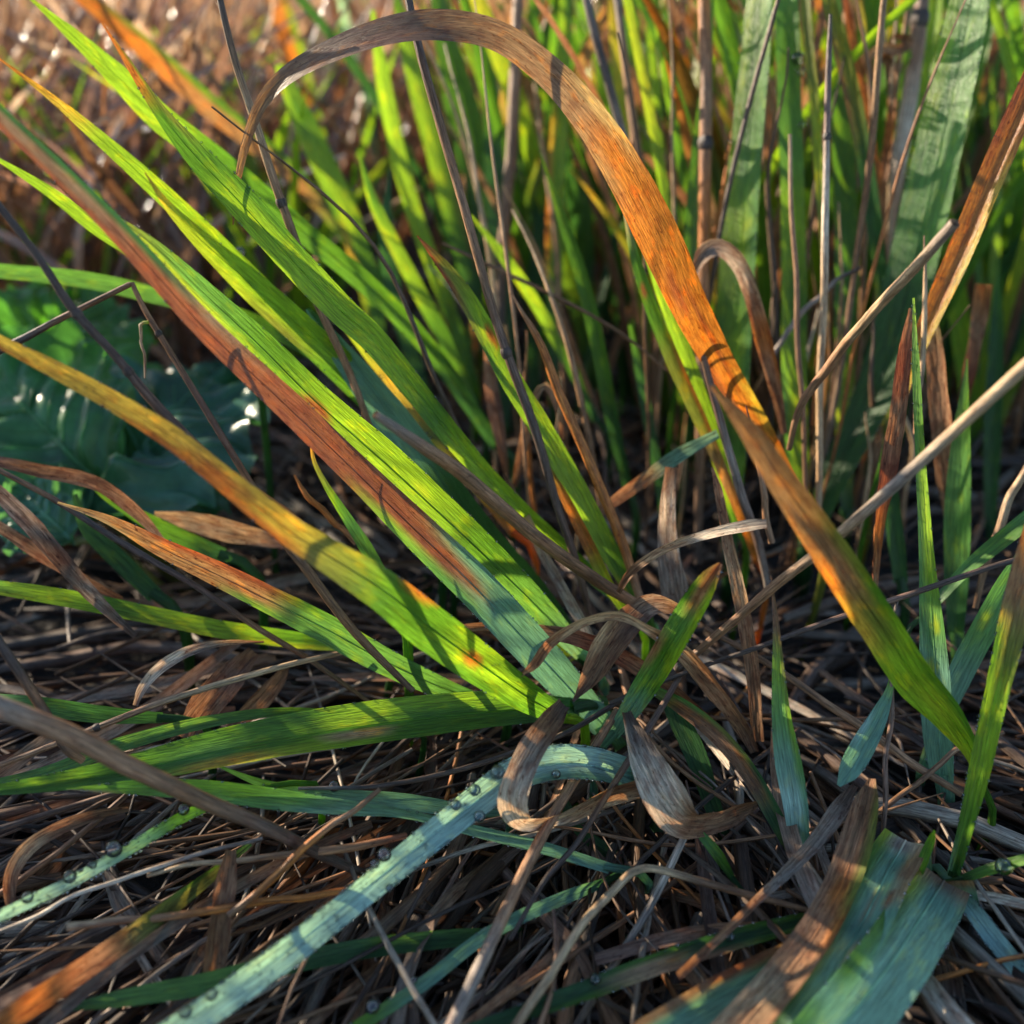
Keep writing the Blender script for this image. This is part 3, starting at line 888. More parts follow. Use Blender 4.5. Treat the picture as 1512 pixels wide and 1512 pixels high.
shoot('blade striped red along one edge and teal along the other, low in front', [
    D(p=[(1230, 1385, 15.7, 26), (1170, 1412, 15.3, 44), (1090, 1455, 14.9, 54), (1010, 1500, 14.4, 56), (930, 1545, 14, 50), (860, 1590, 13.7, 40)], c='tdtttt', cR='mqrqqr', roll=15, mat=M_WAX)])

# ------------------------------------------------------------------ green uprights behind the fan
shoot('lime backlit blade in the middle of the clump', [
    D(p=[(690, 540, 31, 18), (660, 450, 30.5, 22), (632, 375, 30, 24), (606, 300, 29.6, 24), (584, 215, 29.2, 24), (565, 120, 28.8, 22), (550, 15, 28.4, 6)], c='ggllllll', roll=-15, dew=20)])
shoot('broad lime blade standing under the mauve arch', [
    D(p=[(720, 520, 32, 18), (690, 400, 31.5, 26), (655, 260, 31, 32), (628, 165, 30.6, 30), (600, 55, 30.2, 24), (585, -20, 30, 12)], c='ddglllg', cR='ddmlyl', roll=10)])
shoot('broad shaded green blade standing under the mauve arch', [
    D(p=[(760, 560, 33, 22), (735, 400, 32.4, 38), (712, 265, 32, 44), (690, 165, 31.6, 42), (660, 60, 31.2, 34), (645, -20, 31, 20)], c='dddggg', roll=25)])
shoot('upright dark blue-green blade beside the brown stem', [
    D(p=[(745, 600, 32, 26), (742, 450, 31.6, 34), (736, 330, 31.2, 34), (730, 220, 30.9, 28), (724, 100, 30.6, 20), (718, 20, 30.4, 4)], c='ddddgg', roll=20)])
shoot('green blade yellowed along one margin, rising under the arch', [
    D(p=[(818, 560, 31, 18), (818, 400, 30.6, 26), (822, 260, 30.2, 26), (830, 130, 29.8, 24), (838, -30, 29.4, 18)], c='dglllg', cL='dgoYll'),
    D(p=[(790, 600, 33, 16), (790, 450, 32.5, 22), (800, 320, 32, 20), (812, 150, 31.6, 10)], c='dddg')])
shoot('grass-green blade with a yellow edge, leaning in soft focus', [
    D(p=[(560, 520, 30, 26), (550, 450, 29.8, 30), (530, 370, 29.5, 34), (505, 300, 29.2, 36), (470, 225, 28.9, 36), (440, 160, 28.6, 30), (412, 95, 28.4, 14)], c='dggllgl', cL='dyYglll', dew=20)])
shoot('slim lime blade with a sharp point among shaded blades', [
    D(p=[(700, 600, 27.5, 16), (650, 490, 27, 22), (612, 420, 26.6, 22), (576, 350, 26.3, 20), (548, 290, 26, 14), (530, 225, 25.8, 2)], c='dggllgg', cL='dgglyll'),
    D(p=[(620, 560, 29, 20), (585, 450, 28.6, 26), (570, 350, 28.3, 22), (575, 250, 28, 4)], c='dddd')])
shoot('shoot of two pale dewy blades crossing out of focus', [
    D(p=[(470, 240, 44, 12), (480, 130, 43.5, 14), (505, 40, 43, 12), (520, -20, 42.6, 8)], c='eteT', dew=40),
    D(p=[(545, 160, 44, 10), (520, 70, 43, 12), (500, -20, 42, 10)], c='tTT', dew=40)])
shoot('blurred orange blade glowing beside a bright glint', [
    D(p=[(480, 260, 42, 24), (450, 150, 41.5, 34), (425, 60, 41, 34), (400, -30, 40.6, 28)], c='goooq', cR='glllo')])

# ------------------------------------------------------------------ dry stems, one by one
stem('long grey-brown straw crossing in front of the green clump', [(872, 910, 20.6, 9), (850, 832, 20.2, 12), (820, 745, 19.8, 13), (790, 645, 19.4, 14), (752, 535, 19.0, 14), (722, 440, 18.8, 14), (690, 325, 18.6, 14), (650, 185, 18.4, 14), (620, 75, 18.3, 13), (598, -30, 18.2, 12)], 'nnkknbqbnk', (.45,))
stem('thin burnt-orange spike with dark flecks beside the folded green blade', [(948, 885, 20.5, 13), (906, 762, 20.2, 15), (858, 650, 19.9, 15), (820, 565, 19.7, 14), (790, 500, 19.5, 11), (758, 432, 19.4, 3)], 'qooooq', dry=.8)
stem('tawny straw in soft focus leaning toward the viewer from the curled leaves', [(932, 892, 19.6, 16), (870, 850, 18.8, 18), (790, 790, 17.6, 19), (690, 703, 16.4, 20), (620, 655, 15.6, 18), (552, 610, 15.0, 12)], 'qbqqqu')
stem('rusty straw running down to the viewer in soft focus', [(910, 1050, 18.2, 12), (860, 1135, 17.4, 15), (800, 1240, 16.4, 18), (740, 1360, 15.2, 20), (685, 1480, 14.2, 22), (640, 1580, 13.6, 22)], 'bqqqup')
stem('pale pinkish straw slanting down from the rim to the curled leaves', [(996, 990, 18.4, 11), (1060, 940, 17.8, 13), (1130, 882, 17.0, 15), (1230, 795, 16.0, 17), (1330, 705, 15.2, 18), (1420, 625, 14.6, 19), (1540, 515, 14.0, 20)], 'nqqsuss', (.02,))
stem('dark jointed stem continuing the pale straw down into the thatch', [(1012, 985, 18.5, 9), (985, 1030, 18.1, 10), (937, 1105, 17.5, 11), (890, 1180, 17, 10), (844, 1250, 16.5, 9), (803, 1305, 16.1, 8), (755, 1385, 15.6, 7)], 'nnkbkkk')
stem('thin charcoal stem lying across the base of the near blades', [(1560, 805, 17.4, 9), (1440, 846, 17.4, 9), (1300, 892, 17.6, 9), (1130, 950, 17.9, 8), (1020, 990, 18.2, 7), (900, 1040, 18.4, 6)], 'kkpkkk')
stem('wiry dark stem threading under the curled grey ribbon', [(1000, 985, 19, 7), (930, 1025, 18.6, 8), (826, 1085, 18, 8), (672, 1140, 17.4, 8), (560, 1158, 17, 7), (440, 1165, 16.8, 5)], 'kkkkku')
stem('tall dark brown stem lit along one edge', [(1032, 830, 25, 12), (1036, 640, 24.4, 15), (1039, 460, 24, 17), (1042, 300, 23.6, 18), (1043, 150, 23.3, 19), (1042, -40, 23, 18)], 'kbqoqo', (.72,))
stem('slim tan straw standing straight in front of the tall blades', [(1206, 830, 22, 9), (1209, 690, 21.6, 10), (1212, 520, 21.2, 11), (1217, 360, 20.9, 11), (1221, 220, 20.7, 10), (1224, 90, 20.5, 9), (1226, 20, 20.4, 5)], 'bssswpk', (.78,))
stem('thin tawny straw curving beside the tan one', [(1190, 800, 22.4, 6), (1187, 660, 22, 7), (1180, 500, 21.8, 8), (1172, 350, 21.6, 7), (1166, 200, 21.4, 5)], 'bbbqs')
stem('stout reddish stalk with a dark swollen joint at the top', [(1290, 520, 27.8, 16), (1305, 370, 27.4, 22), (1325, 240, 27, 24), (1344, 130, 26.6, 24), (1356, 50, 26.4, 24), (1364, -40, 26.2, 20)], 'bqqwqp', (.88,))
stem('blurred tan straw bending down into the clump', [(1166, 665, 20.2, 8), (1180, 605, 19.6, 11), (1215, 545, 18.8, 14), (1281, 470, 17.4, 15), (1345, 400, 16.2, 16), (1410, 330, 15.2, 17)], 'bqqssu')
stem('brown stem rising behind the mauve arch', [(738, 480, 28.6, 14), (745, 340, 28.2, 17), (755, 210, 27.9, 17), (762, 90, 27.6, 17), (768, -40, 27.4, 16)], 'kbbqq')
stem('grey and black straw standing behind the orange part of the arch', [(975, 440, 25.4, 10), (950, 320, 25, 12), (918, 200, 24.6, 13), (890, 95, 24.2, 13), (858, -30, 24, 12)], 'kkuku')
stem('copper straw beside the lime ribbon', [(1005, 520, 26.6, 10), (975, 380, 26.2, 13), (945, 250, 25.8, 14), (925, 110, 25.5, 12), (910, -30, 25.2, 10)], 'bbqqu')
stem('straight brown straw slanting through the fan of blades', [(552, 645, 20.6, 8), (520, 565, 20.3, 11), (472, 455, 19.8, 12), (437, 368, 19.4, 13), (400, 265, 19, 13), (368, 160, 18.7, 12), (340, 65, 18.4, 11), (318, -30, 18.2, 9)], 'bqqbqsbk', (.55,))
stem('nearly black stem crossing above the dock leaves', [(610, 1020, 18.2, 9), (520, 930, 17.6, 13), (440, 825, 17, 14), (370, 742, 16.6, 15), (300, 668, 16.3, 15), (225, 590, 16, 14), (165, 518, 15.8, 12), (108, 455, 15.6, 13), (55, 375, 15.4, 11), (-30, 265, 15.2, 11)], 'nbbkknkkk', (.68, .78))
stem('bent brown straw folded like an elbow over the dock leaves', [(400, 765, 17.6, 8), (368, 708, 17.4, 10), (310, 612, 17.1, 10), (258, 528, 16.9, 9), (218, 462, 16.8, 8), (198, 424, 16.7, 7), (190, 422, 16.7, 8), (100, 468, 16.5, 9), (40, 500, 16.4, 11), (-30, 530, 16.3, 13)], 'bbnnbqbbkk', (.49,))
stem('hair-thin curled yellow wisp hanging from the bent straw', [(222, 472, 16.8, 5), (210, 480, 16.8, 5), (207, 500, 16.8, 4), (213, 530, 16.8, 4), (215, 556, 16.8, 2)], 'yssbs')
stem('long thin dark stem trailing below the dock leaves', [(-30, 678, 19.2, 8), (86, 741, 19, 9), (172, 792, 18.9, 10), (241, 837, 18.8, 10), (310, 878, 18.8, 10), (395, 935, 18.9, 9), (470, 985, 19, 8), (560, 1050, 19.1, 6)], 'bbkkkbbb')
stem('thick blurred brown stem cutting across the flat green blade', [(560, 1300, 17, 10), (480, 1262, 16.4, 16), (400, 1226, 15.8, 20), (300, 1180, 15.2, 24), (200, 1132, 14.7, 27), (100, 1084, 14.3, 30), (-40, 1030, 14, 32)], 'kknbqqu')
stem('short dark stalk broken at the flat green blade', [(122, 1122, 16.4, 12), (95, 1100, 16.2, 14), (62, 1046, 16, 15), (25, 985, 15.9, 15), (-20, 920, 15.8, 14)], 'qkbkk')
stem('long pinkish straw lying over the thatch', [(-30, 1140, 17.6, 9), (60, 1106, 17.8, 9), (180, 1058, 18, 10), (300, 1018, 18.3, 10), (420, 985, 18.6, 9), (520, 962, 18.9, 7)], 'qqqssq', (.3,))
stem('straight orange straw lying level in front of the thatch', [(100, 1366, 15.2, 12), (200, 1358, 15.3, 11), (330, 1342, 15.5, 11), (450, 1322, 15.7, 10), (520, 1312, 15.9, 8)], 'sqooo')
stem('tan straw lying level under the dewy pale blade', [(215, 1292, 16, 6), (300, 1278, 16, 8), (400, 1268, 16.2, 10), (500, 1256, 16.4, 13), (600, 1235, 16.8, 10)], 'ssqqr')
stem('orange straw crossing steeply in front of the thatch', [(340, 1352, 15.4, 10), (380, 1318, 15.5, 11), (440, 1262, 15.8, 11), (500, 1212, 16.1, 9), (560, 1165, 16.5, 7)], 'qooqb')
stem('bleached white straw streaking through the dark thatch', [(-30, 1388, 15.4, 7), (60, 1350, 15.6, 7), (150, 1312, 15.8, 7), (280, 1266, 16.1, 7), (390, 1238, 16.4, 6)], 'uwwuu')
stem('kinked tan straw folded down toward the viewer', [(1190, 1345, 15.8, 8), (1110, 1322, 16, 11), (1040, 1303, 16.1, 12), (970, 1284, 16.2, 12), (940, 1284, 16.1, 13), (915, 1302, 15.9, 13), (860, 1372, 15.2, 13), (810, 1440, 14.7, 14), (740, 1540, 14, 15)], 'bbbsssssb')
stem('grizzled grey straw leaning through the shadows', [(1030, 1200, 17.2, 10), (990, 1280, 16.6, 11), (945, 1362, 16, 11), (890, 1450, 15.4, 12), (840, 1530, 14.8, 12)], 'uwuuk')
stem('thin upright dark straw behind the torn blade', [(1303, 1240, 17.2, 7), (1308, 1150, 17.2, 8), (1312, 1060, 17.3, 8), (1314, 980, 17.4, 7), (1322, 880, 17.8, 5)], 'npppk')
stem('straw propped against the upright dark straw', [(1300, 1198, 17.4, 8), (1350, 1158, 17.6, 8), (1410, 1112, 17.8, 8), (1480, 1080, 18, 7)], 'bbqb')
stem('reddish straw lying aslant behind the small spoon-shaped blade', [(1040, 925, 19.6, 8), (1150, 990, 18.9, 10), (1256, 1062, 18.3, 12), (1356, 1130, 17.8, 12), (1420, 1170, 17.5, 10)], 'bbqqb')
stem('mauve weathered straw beside the lime blade below the arch', [(1135, 880, 20.8, 10), (1118, 800, 20.6, 13), (1090, 720, 20.4, 13), (1060, 610, 20.2, 12), (1030, 490, 20, 9)], 'ununb')
stem('thin red-brown spike rising between the near blade and the weathered straw', [(1140, 800, 19.6, 10), (1128, 735, 19.4, 10), (1115, 660, 19.3, 8), (1102, 598, 19.2, 2)], 'qqqr')
stem('fine brown straw drawn diagonally through the clump', [(985, 548, 23, 4), (900, 482, 23, 5), (800, 428, 23, 6), (720, 392, 23, 6), (655, 360, 23, 4)], 'bbbbb')
stem('short grey straw with a sharp tip behind the tan straw', [(1130, 540, 23.4, 8), (1180, 470, 23.2, 8), (1230, 420, 23, 7), (1270, 396, 22.9, 5)], 'uuuk')
stem('golden brown straw leaning among the shaded spears', [(1440, 900, 20.4, 8), (1462, 820, 20.2, 11), (1490, 740, 20, 12), (1530, 660, 19.8, 10)], 'bqsb')
stem('thin pale straw pointing up beside the golden folded blade', [(1352, 640, 20.4, 8), (1362, 540, 20.2, 8), (1366, 440, 20, 7), (1367, 350, 19.9, 2)], 'qssq')
stem('vertical dark rust stem in the depth of the clump', [(1290, 870, 21, 6), (1300, 780, 20.8, 10), (1308, 700, 20.6, 12)], 'roq')
stem('chestnut straw poking from under the withered green blade', [(525, 800, 19.4, 8), (490, 765, 19.3, 9), (455, 730, 19.2, 8), (432, 700, 19.2, 3)], 'qooo')
stem('orange straw beneath the near banded blade', [(500, 815, 19, 10), (450, 778, 18.8, 16), (390, 735, 18.6, 16), (350, 705, 18.4, 8)], 'bqoq')

# ------------------------------------------------------------------ dead leaves
dead_leaf('curled grey-white ribbon of dead leaf looping into a hook', [(832, 1040, 17.0, 24), (812, 1068, 16.6, 38), (786, 1105, 16.2, 42), (764, 1150, 15.9, 46), (758, 1190, 15.9, 44), (776, 1214, 16.3, 24), (815, 1210, 16.7, 16), (850, 1196, 17.0, 20), (900, 1172, 17.2, 26), (945, 1160, 17.4, 28), (1000, 1150, 17.8, 14)], 'kbuwwssbbk', roll=[10, 0, -10, -40, -55, -50, -30], curl=.7, crinkle=.02, cR='nbuwwwssbb')
dead_leaf('brown-streaked twisted ribbon of dead leaf with a papery belly', [(925, 1052, 17.5, 16), (940, 1098, 17.0, 38), (962, 1142, 16.6, 62), (985, 1183, 16.4, 70), (1012, 1212, 16.6, 50), (1050, 1212, 17.0, 34), (1090, 1198, 17.4, 24), (1125, 1183, 17.8, 8)], 'kuwwqqbb', roll=[10, 25, 0, -30, -40, -20], curl=.9, crinkle=.035, cL='kkuwbqqbb', cR='bwwwqqqb')
dead_leaf('shrivelled brown leaf folded over at the heart of the clump', [(1030, 915, 18.4, 10), (1000, 898, 18.1, 20), (962, 892, 17.8, 36), (930, 915, 17.4, 50), (900, 955, 17.1, 50), (876, 995, 17, 36), (846, 1036, 17, 4)], 'bbunbbk', roll=[30, 10, -10, 0], curl=.9, crinkle=.05, cR='bsubsqb')
dead_leaf('arched tan leaf strip looping over the shrivelled leaf', [(1115, 1110, 18, 14), (1095, 1072, 17.9, 22), (1056, 1020, 17.6, 28), (1006, 962, 17.2, 26), (955, 928, 16.9, 16), (913, 908, 16.8, 14), (860, 918, 16.8, 14), (812, 948, 16.9, 16), (788, 980, 17, 15), (768, 998, 17.1, 4)], 'nbqbssssqq', roll=[20, 10, 40, 30], curl=.8, crinkle=.03)
dead_leaf('pale papery strip bent in a shallow hook against the dark', [(913, 875, 18.6, 8), (930, 848, 18.4, 13), (965, 820, 18.1, 15), (1010, 800, 17.8, 15), (1060, 786, 17.4, 16), (1110, 776, 17.1, 17), (1132, 774, 17, 13)], 'bbsswwu', roll=20, curl=.6)
dead_leaf('broad bleached dead leaf hanging flat in the clump', [(1004, 915, 20.6, 26), (994, 870, 20.4, 40), (986, 810, 20.3, 34), (985, 750, 20.2, 24), (990, 690, 20.2, 16)], 'kuuwb', roll=-10, curl=.4, crinkle=.03, cR='nuwwb')
dead_leaf('tan dry blade standing with rust freckles', [(1120, 1095, 18.6, 18), (1112, 1000, 18.6, 22), (1098, 905, 18.7, 22), (1078, 810, 18.8, 18), (1062, 730, 18.9, 12), (1052, 690, 19, 4)], 'bqqsqq', roll=15, curl=.4)
dead_leaf('bent dead leaf like a broken strap over the tall flat blade', [(1158, 640, 22.2, 10), (1145, 570, 22, 20), (1128, 500, 21.8, 26), (1108, 430, 21.6, 24), (1088, 388, 21.5, 24), (1062, 366, 21.4, 26), (1040, 376, 21.4, 26), (1026, 405, 21.5, 10)], 'nbqoqwub', roll=[10, 10, -20, -35], curl=.7, crinkle=.02, cR='bqoossub')
dead_leaf('rust-red withered leaf beside the thin spear', [(1292, 872, 19.6, 7), (1299, 775, 19.4, 14), (1312, 695, 19.2, 26), (1326, 600, 19, 24), (1336, 510, 18.9, 18), (1345, 455, 18.8, 6)], 'qorqrq', roll=-10, curl=.5)
dead_leaf('broad brown dry leaf upright in the depth of the clump', [(1402, 790, 22, 10), (1396, 690, 21.8, 28), (1388, 590, 21.6, 30), (1380, 500, 21.4, 22), (1374, 440, 21.3, 6)], 'bqqqm', roll=20, curl=.6)
dead_leaf('grey twisted strap leaf sagging to a narrow brown tail', [(1262, 1160, 17, 10), (1238, 1195, 16.7, 28), (1205, 1240, 16.4, 26), (1165, 1282, 16, 20), (1120, 1325, 15.6, 14), (1060, 1385, 15.1, 13), (1000, 1440, 14.7, 12)], 'nuuuqqb', roll=[0, 20, 40], curl=.7, crinkle=.03)
dead_leaf('charcoal grey flattened leaf sloping across the thatch', [(-30, 705, 18.6, 20), (40, 770, 18.6, 26), (90, 830, 18.7, 26), (140, 885, 18.9, 20), (200, 940, 19.1, 10)], 'kukuk', roll=25, curl=.5)
dead_leaf('pinkish dry blade resting below the dock leaves', [(-30, 676, 20, 14), (60, 695, 20, 20), (140, 714, 20, 22), (200, 755, 20.1, 18), (250, 812, 20.2, 8)], 'pbqqu', roll=10, curl=.5)
dead_leaf('soft orange dry blade below the charcoal leaf', [(-30, 760, 19.8, 16), (40, 805, 19.8, 20), (110, 850, 19.9, 18), (180, 885, 20, 8)], 'sqqb', roll=10, curl=.5)
dead_leaf('broad tan dead blade lying on the thatch beside the dock leaves', [(420, 800, 21.6, 20), (350, 786, 21.5, 34), (280, 768, 21.4, 28), (228, 758, 21.3, 6)], 'psss', roll=10, curl=.4)
dead_leaf('wide mauve-brown dead blade lying in the thatch', [(270, 1090, 19, 22), (300, 1050, 19.2, 44), (340, 1000, 19.4, 46), (375, 962, 19.6, 20)], 'pqpb', roll=10, curl=.4)
dead_leaf('smaller dusky pink dead blade lying in the thatch', [(340, 1075, 19, 18), (380, 1040, 19.2, 30), (410, 1005, 19.4, 22), (425, 980, 19.5, 6)], 'pqqb', roll=-10, curl=.4)
dead_leaf('upright tan strip of dead leaf in the dark front thatch', [(340, 1255, 16, 16), (332, 1310, 15.7, 34), (322, 1380, 15.4, 36), (314, 1460, 15, 32), (308, 1520, 14.8, 24)], 'bqbqs', roll=10, curl=.6, crinkle=.03)
dead_leaf('bleached curling strip arched over the grey thatch', [(200, 1042, 18.4, 8), (212, 1015, 18.4, 15), (240, 985, 18.4, 18), (280, 962, 18.5, 16), (330, 950, 18.7, 10), (390, 948, 18.9, 4)], 'uwwusb', roll=20, curl=.8)
dead_leaf('arched tan loop of dead leaf in the dark at the thatch edge', [(20, 1350, 16, 14), (18, 1295, 16.2, 22), (40, 1255, 16.4, 24), (80, 1228, 16.6, 22), (140, 1205, 16.8, 16), (190, 1195, 17, 8)], 'kqsqbb', roll=[40, 10, 20], curl=.7)
dead_leaf('near blade orange toward the viewer and olive where it dips away', [(370, 1245, 16.6, 8), (300, 1302, 16, 20), (225, 1358, 15.3, 28), (135, 1422, 14.6, 34), (60, 1472, 14.1, 36), (-40, 1540, 13.6, 34)], 'dmmqoo', roll=15, curl=.4, cR='dgmqoq', edge=.02, crinkle=0)
dead_leaf('curled brown leaf scrap hooked above the stout stalk', [(1290, 120, 25.6, 8), (1285, 85, 25.4, 14), (1305, 72, 25.3, 16), (1330, 74, 25.2, 18), (1342, 58, 25.2, 14), (1320, 52, 25.3, 8)], 'bqsqbb', roll=20, curl=.9)
dead_leaf('crooked ochre leaf strip dangling among the upright blades', [(1298, 330, 26, 10), (1310, 230, 25.8, 14), (1318, 150, 25.6, 14), (1312, 90, 25.5, 14), (1292, 78, 25.4, 8)], 'bqoqb', roll=20, curl=.8)
dead_leaf('dusky red dead blade rising beside the grey straw', [(748, 700, 24, 8), (738, 640, 23.8, 20), (725, 570, 23.6, 22), (720, 520, 23.5, 12), (718, 480, 23.4, 3)], 'bppqb', roll=10, curl=.6)
dead_leaf('brown shrivelled blade hanging near the orange spike', [(760, 720, 23, 10), (775, 650, 22.8, 16), (790, 590, 22.6, 12), (805, 570, 22.5, 12), (822, 600, 22.6, 14), (830, 650, 22.8, 6)], 'bqqsqb', roll=20, curl=.8)
dead_leaf('silvery dead blade running down to the heart of the clump', [(905, 1010, 20, 10), (860, 920, 20.2, 16), (820, 850, 20.4, 16), (780, 770, 20.6, 14), (745, 700, 20.8, 6)], 'uwusb', roll=10, curl=.6)
dead_leaf('maroon dry blade lying through the heart of the clump', [(1060, 1075, 18.4, 14), (980, 1010, 18.6, 24), (900, 960, 18.8, 26), (820, 935, 19, 22), (720, 925, 19.2, 14), (600, 935, 19.4, 6)], 'rqrpqb', roll=15, curl=.5)
dead_leaf('grey-green dry blade slanting up behind the pale hook', [(880, 760, 21.4, 14), (940, 715, 21.2, 20), (1000, 672, 21, 22), (1060, 640, 20.9, 14)], 'pqtt', roll=-20, curl=.5)
dead_leaf('brown striped dead leaf at the foot of the largest blade', [(1400, 1360, 16.6, 20), (1430, 1410, 16.1, 30), (1470, 1470, 15.6, 26), (1520, 1540, 15.1, 18)], 'kbbu', roll=10, curl=.5)
dead_leaf('grey-brown dead strap hanging below the largest blade', [(1385, 1380, 16, 28), (1398, 1430, 15.7, 36), (1408, 1490, 15.4, 38), (1415, 1550, 15.2, 36)], 'kbub', roll=0, curl=.4)
dead_leaf('tan dead blade in the shade below the kinked straw', [(1180, 1390, 16.4, 20), (1080, 1345, 16.8, 26), (1000, 1320, 17.1, 20), (900, 1300, 17.4, 10)], 'bbbn', roll=20, curl=.6)
dead_leaf('copper dead strip standing among the dark shaded spears', [(1452, 420, 24.4, 24), (1440, 500, 24.5, 22), (1425, 580, 24.7, 16), (1415, 640, 25, 8)], 'oqrb', roll=10, curl=.6)

# ------------------------------------------------------------------ the mass: thatch, the clump's depth, the field behind
def free_straw(mb, P, W, c, dry=.6, flat=None):
    if flat:
        ribbon(mb, P, W, np.full(len(P), rng.uniform(-.9, .9)), c, None, None, dry, .08, .5, 5, .05, .02)
    else:
        tube(mb, P, W, c, dry, 5, .8)


# landmarks in the picture that say where a straw or shoot stands
MARKS = [('under the near banded blade', 560, 900), ('below the dock leaves', 180, 830), ('beside the thick blurred brown stem', 120, 1060), ('under the broad flat-lying green blade', 450, 1120),
         ('beneath the pale dew-beaded blade', 560, 1330), ('beside the thin dew-edged blade', 150, 1290), ('in front of the level orange straw', 220, 1420), ('beside the rusty straw', 760, 1290),
         ('beside the kinked tan straw', 930, 1400), ('by the curled grey ribbon', 800, 1180), ('by the brown-streaked twisted ribbon', 1020, 1180), ('beside the striped blades at the front', 980, 1480),
         ('round the torn bent-over blade', 1290, 1250), ('beside the slim teal blade', 1470, 1400), ('under the charcoal stem', 1200, 960), ('behind the spoon-shaped blade', 1260, 1060),
         ('beside the upright glaucous blade', 1400, 1080), ('at the heart of the clump', 930, 960), ('behind the dock leaves', 250, 640), ('in the shade of the fan', 620, 740)]
CLUMP_MARKS = [('behind the fan of long blades', 560), ('under the crest of the mauve arch', 690), ('behind the brown stem by the arch', 790), ('behind the orange part of the arch', 900), ('behind the dark brown stem', 1010),
               ('behind the tall grooved blade', 1095), ('behind the lime-patched blade', 1172), ('behind the slim tan straw', 1235), ('behind the stout reddish stalk', 1310), ('behind the broadest blade', 1390), ('behind the golden folded blade', 1470), ('at the outer rim of the clump', 1580)]


def near_mark(x, y):
    return min(MARKS, key=lambda m: (m[1] - x) ** 2 + (m[2] - y) ** 2)[0]


LIT_COL = ['kbuk', 'ukk', 'bbn', 'nqb', 'uwu', 'pup', 'nkb', 'buk', 'qqb', 'nbp', 'kkb', 'upu', 'qob', 'uwu', 'kqn', 'pqp', 'ubu']
LIT_NAMES = {'o': 'orange', 'k': 'charcoal', 'u': 'grey', 'b': 'brown', 'n': 'dark brown', 'q': 'tawny', 'p': 'mauve-brown'}


def lying_straw(x, y, h, length, az, W0, bend=.3, tilt=.1, nseg=9):
    """a straw lying about height h over the ground under pixel (x, y)"""
    h = h + GZ
    z = ground_z(y, h)
    o = px(x, y, z)
    t = np.linspace(-.5, .5, nseg)
    d = np.array([math.cos(az), math.sin(az), 0])
    e = np.array([-math.sin(az), math.cos(az), 0])
    P = o[None] + d[None] * (t * length)[:, None] + e[None] * (bend * length * (t * t - .08))[:, None]
    P[:, 2] += tilt * length * t + wobble(nseg, .0012, 4)
    P[:, 2] = np.maximum(P[:, 2], GZ - .002)
    W = W0 * np.interp(t, [-.5, -.3, .3, .5], [.7, 1, .9, .25])
    return P, W


def litter_params(lo_y, hi_y, hmax, x0=-150, x1=1660):
    x = rng.uniform(x0, x1)
    y = rng.uniform(lo_y, hi_y)
    # straws radiate from the heart of the clump
    r_ = px(930, 980, ground_z(980))
    q = px(x, y, ground_z(y))
    az = math.atan2(q[1] - r_[1], q[0] - r_[0]) + rng.gauss(0, .42)
    if rng.random() < .16:
        az = rng.uniform(0, math.pi)
    h = rng.random() ** 1.6 * hmax
    return x, y, h, rng.uniform(.03, .10), az


# single straws of the thatch
for k in range(270):
    lo, hi = (640, 1560) if k % 3 else (1000, 1560)
    x, y, h, Ln, az = litter_params(lo, hi, .012)
    if x > 1000 and y < 1000 and rng.random() < .6:
        x -= 900
    if x > 1030 and 880 < y < 1240 and rng.random() < .5:
        y += 330
    c = rng.choice(LIT_COL)
    flat = rng.random() < .33
    P, W = lying_straw(x, y, h + .003, Ln, az, rng.uniform(.0014, .0032) if flat else rng.uniform(.0005, .0012), rng.gauss(0, .35), rng.gauss(0, .05), 12)
    mb = MB()
    t = np.linspace(0, 1, len(P))
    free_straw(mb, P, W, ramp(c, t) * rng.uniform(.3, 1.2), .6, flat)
    nm = LIT_NAMES[c[0]]
    if flat:
        tag(link('dead_blade_strip', mb.mesh('dead_blade_strip', M_LITTER)), nm + ' flat strip of dead blade ' + near_mark(x, y), 'dead leaf', nm + ' dead strips ' + near_mark(x, y))
    else:
        tag(link('thatch_straw', mb.mesh('thatch_straw', M_LITTER)), nm + ' thin round straw lying ' + near_mark(x, y), 'straw', nm + ' straws ' + near_mark(x, y))

# the felted bottom of the thatch
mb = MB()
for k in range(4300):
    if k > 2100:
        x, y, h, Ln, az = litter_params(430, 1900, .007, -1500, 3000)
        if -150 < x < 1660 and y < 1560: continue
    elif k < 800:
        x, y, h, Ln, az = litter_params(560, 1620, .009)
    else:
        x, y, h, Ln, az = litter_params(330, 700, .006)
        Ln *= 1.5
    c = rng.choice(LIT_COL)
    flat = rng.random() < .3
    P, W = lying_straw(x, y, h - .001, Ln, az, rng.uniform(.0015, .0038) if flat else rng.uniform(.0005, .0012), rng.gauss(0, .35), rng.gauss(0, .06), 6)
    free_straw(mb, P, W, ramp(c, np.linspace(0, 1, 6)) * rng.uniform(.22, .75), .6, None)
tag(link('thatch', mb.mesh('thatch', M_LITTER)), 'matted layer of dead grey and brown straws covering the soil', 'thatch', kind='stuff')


def upright(base, height, lean, az, W0, n=16, droop=.0, kink=0.0):
    """centreline of a blade or stem standing at base"""
    t = np.linspace(0, 1, n)
    d = np.array([math.cos(az), math.sin(az), 0])
    P = np.array(base)[None] + d[None] * (height * (lean * t + droop * t ** 3))[:, None]
    P[:, 2] += height * (t - .35 * droop * t ** 3)
    P += np.stack([wobble(n, kink, 5), wobble(n, kink, 5), np.zeros(n)], 1) * t[:, None]
    W = W0 * np.interp(t, [0, .15, .6, .85, 1], [.55, .8, 1, .6, .06])
    return P, W


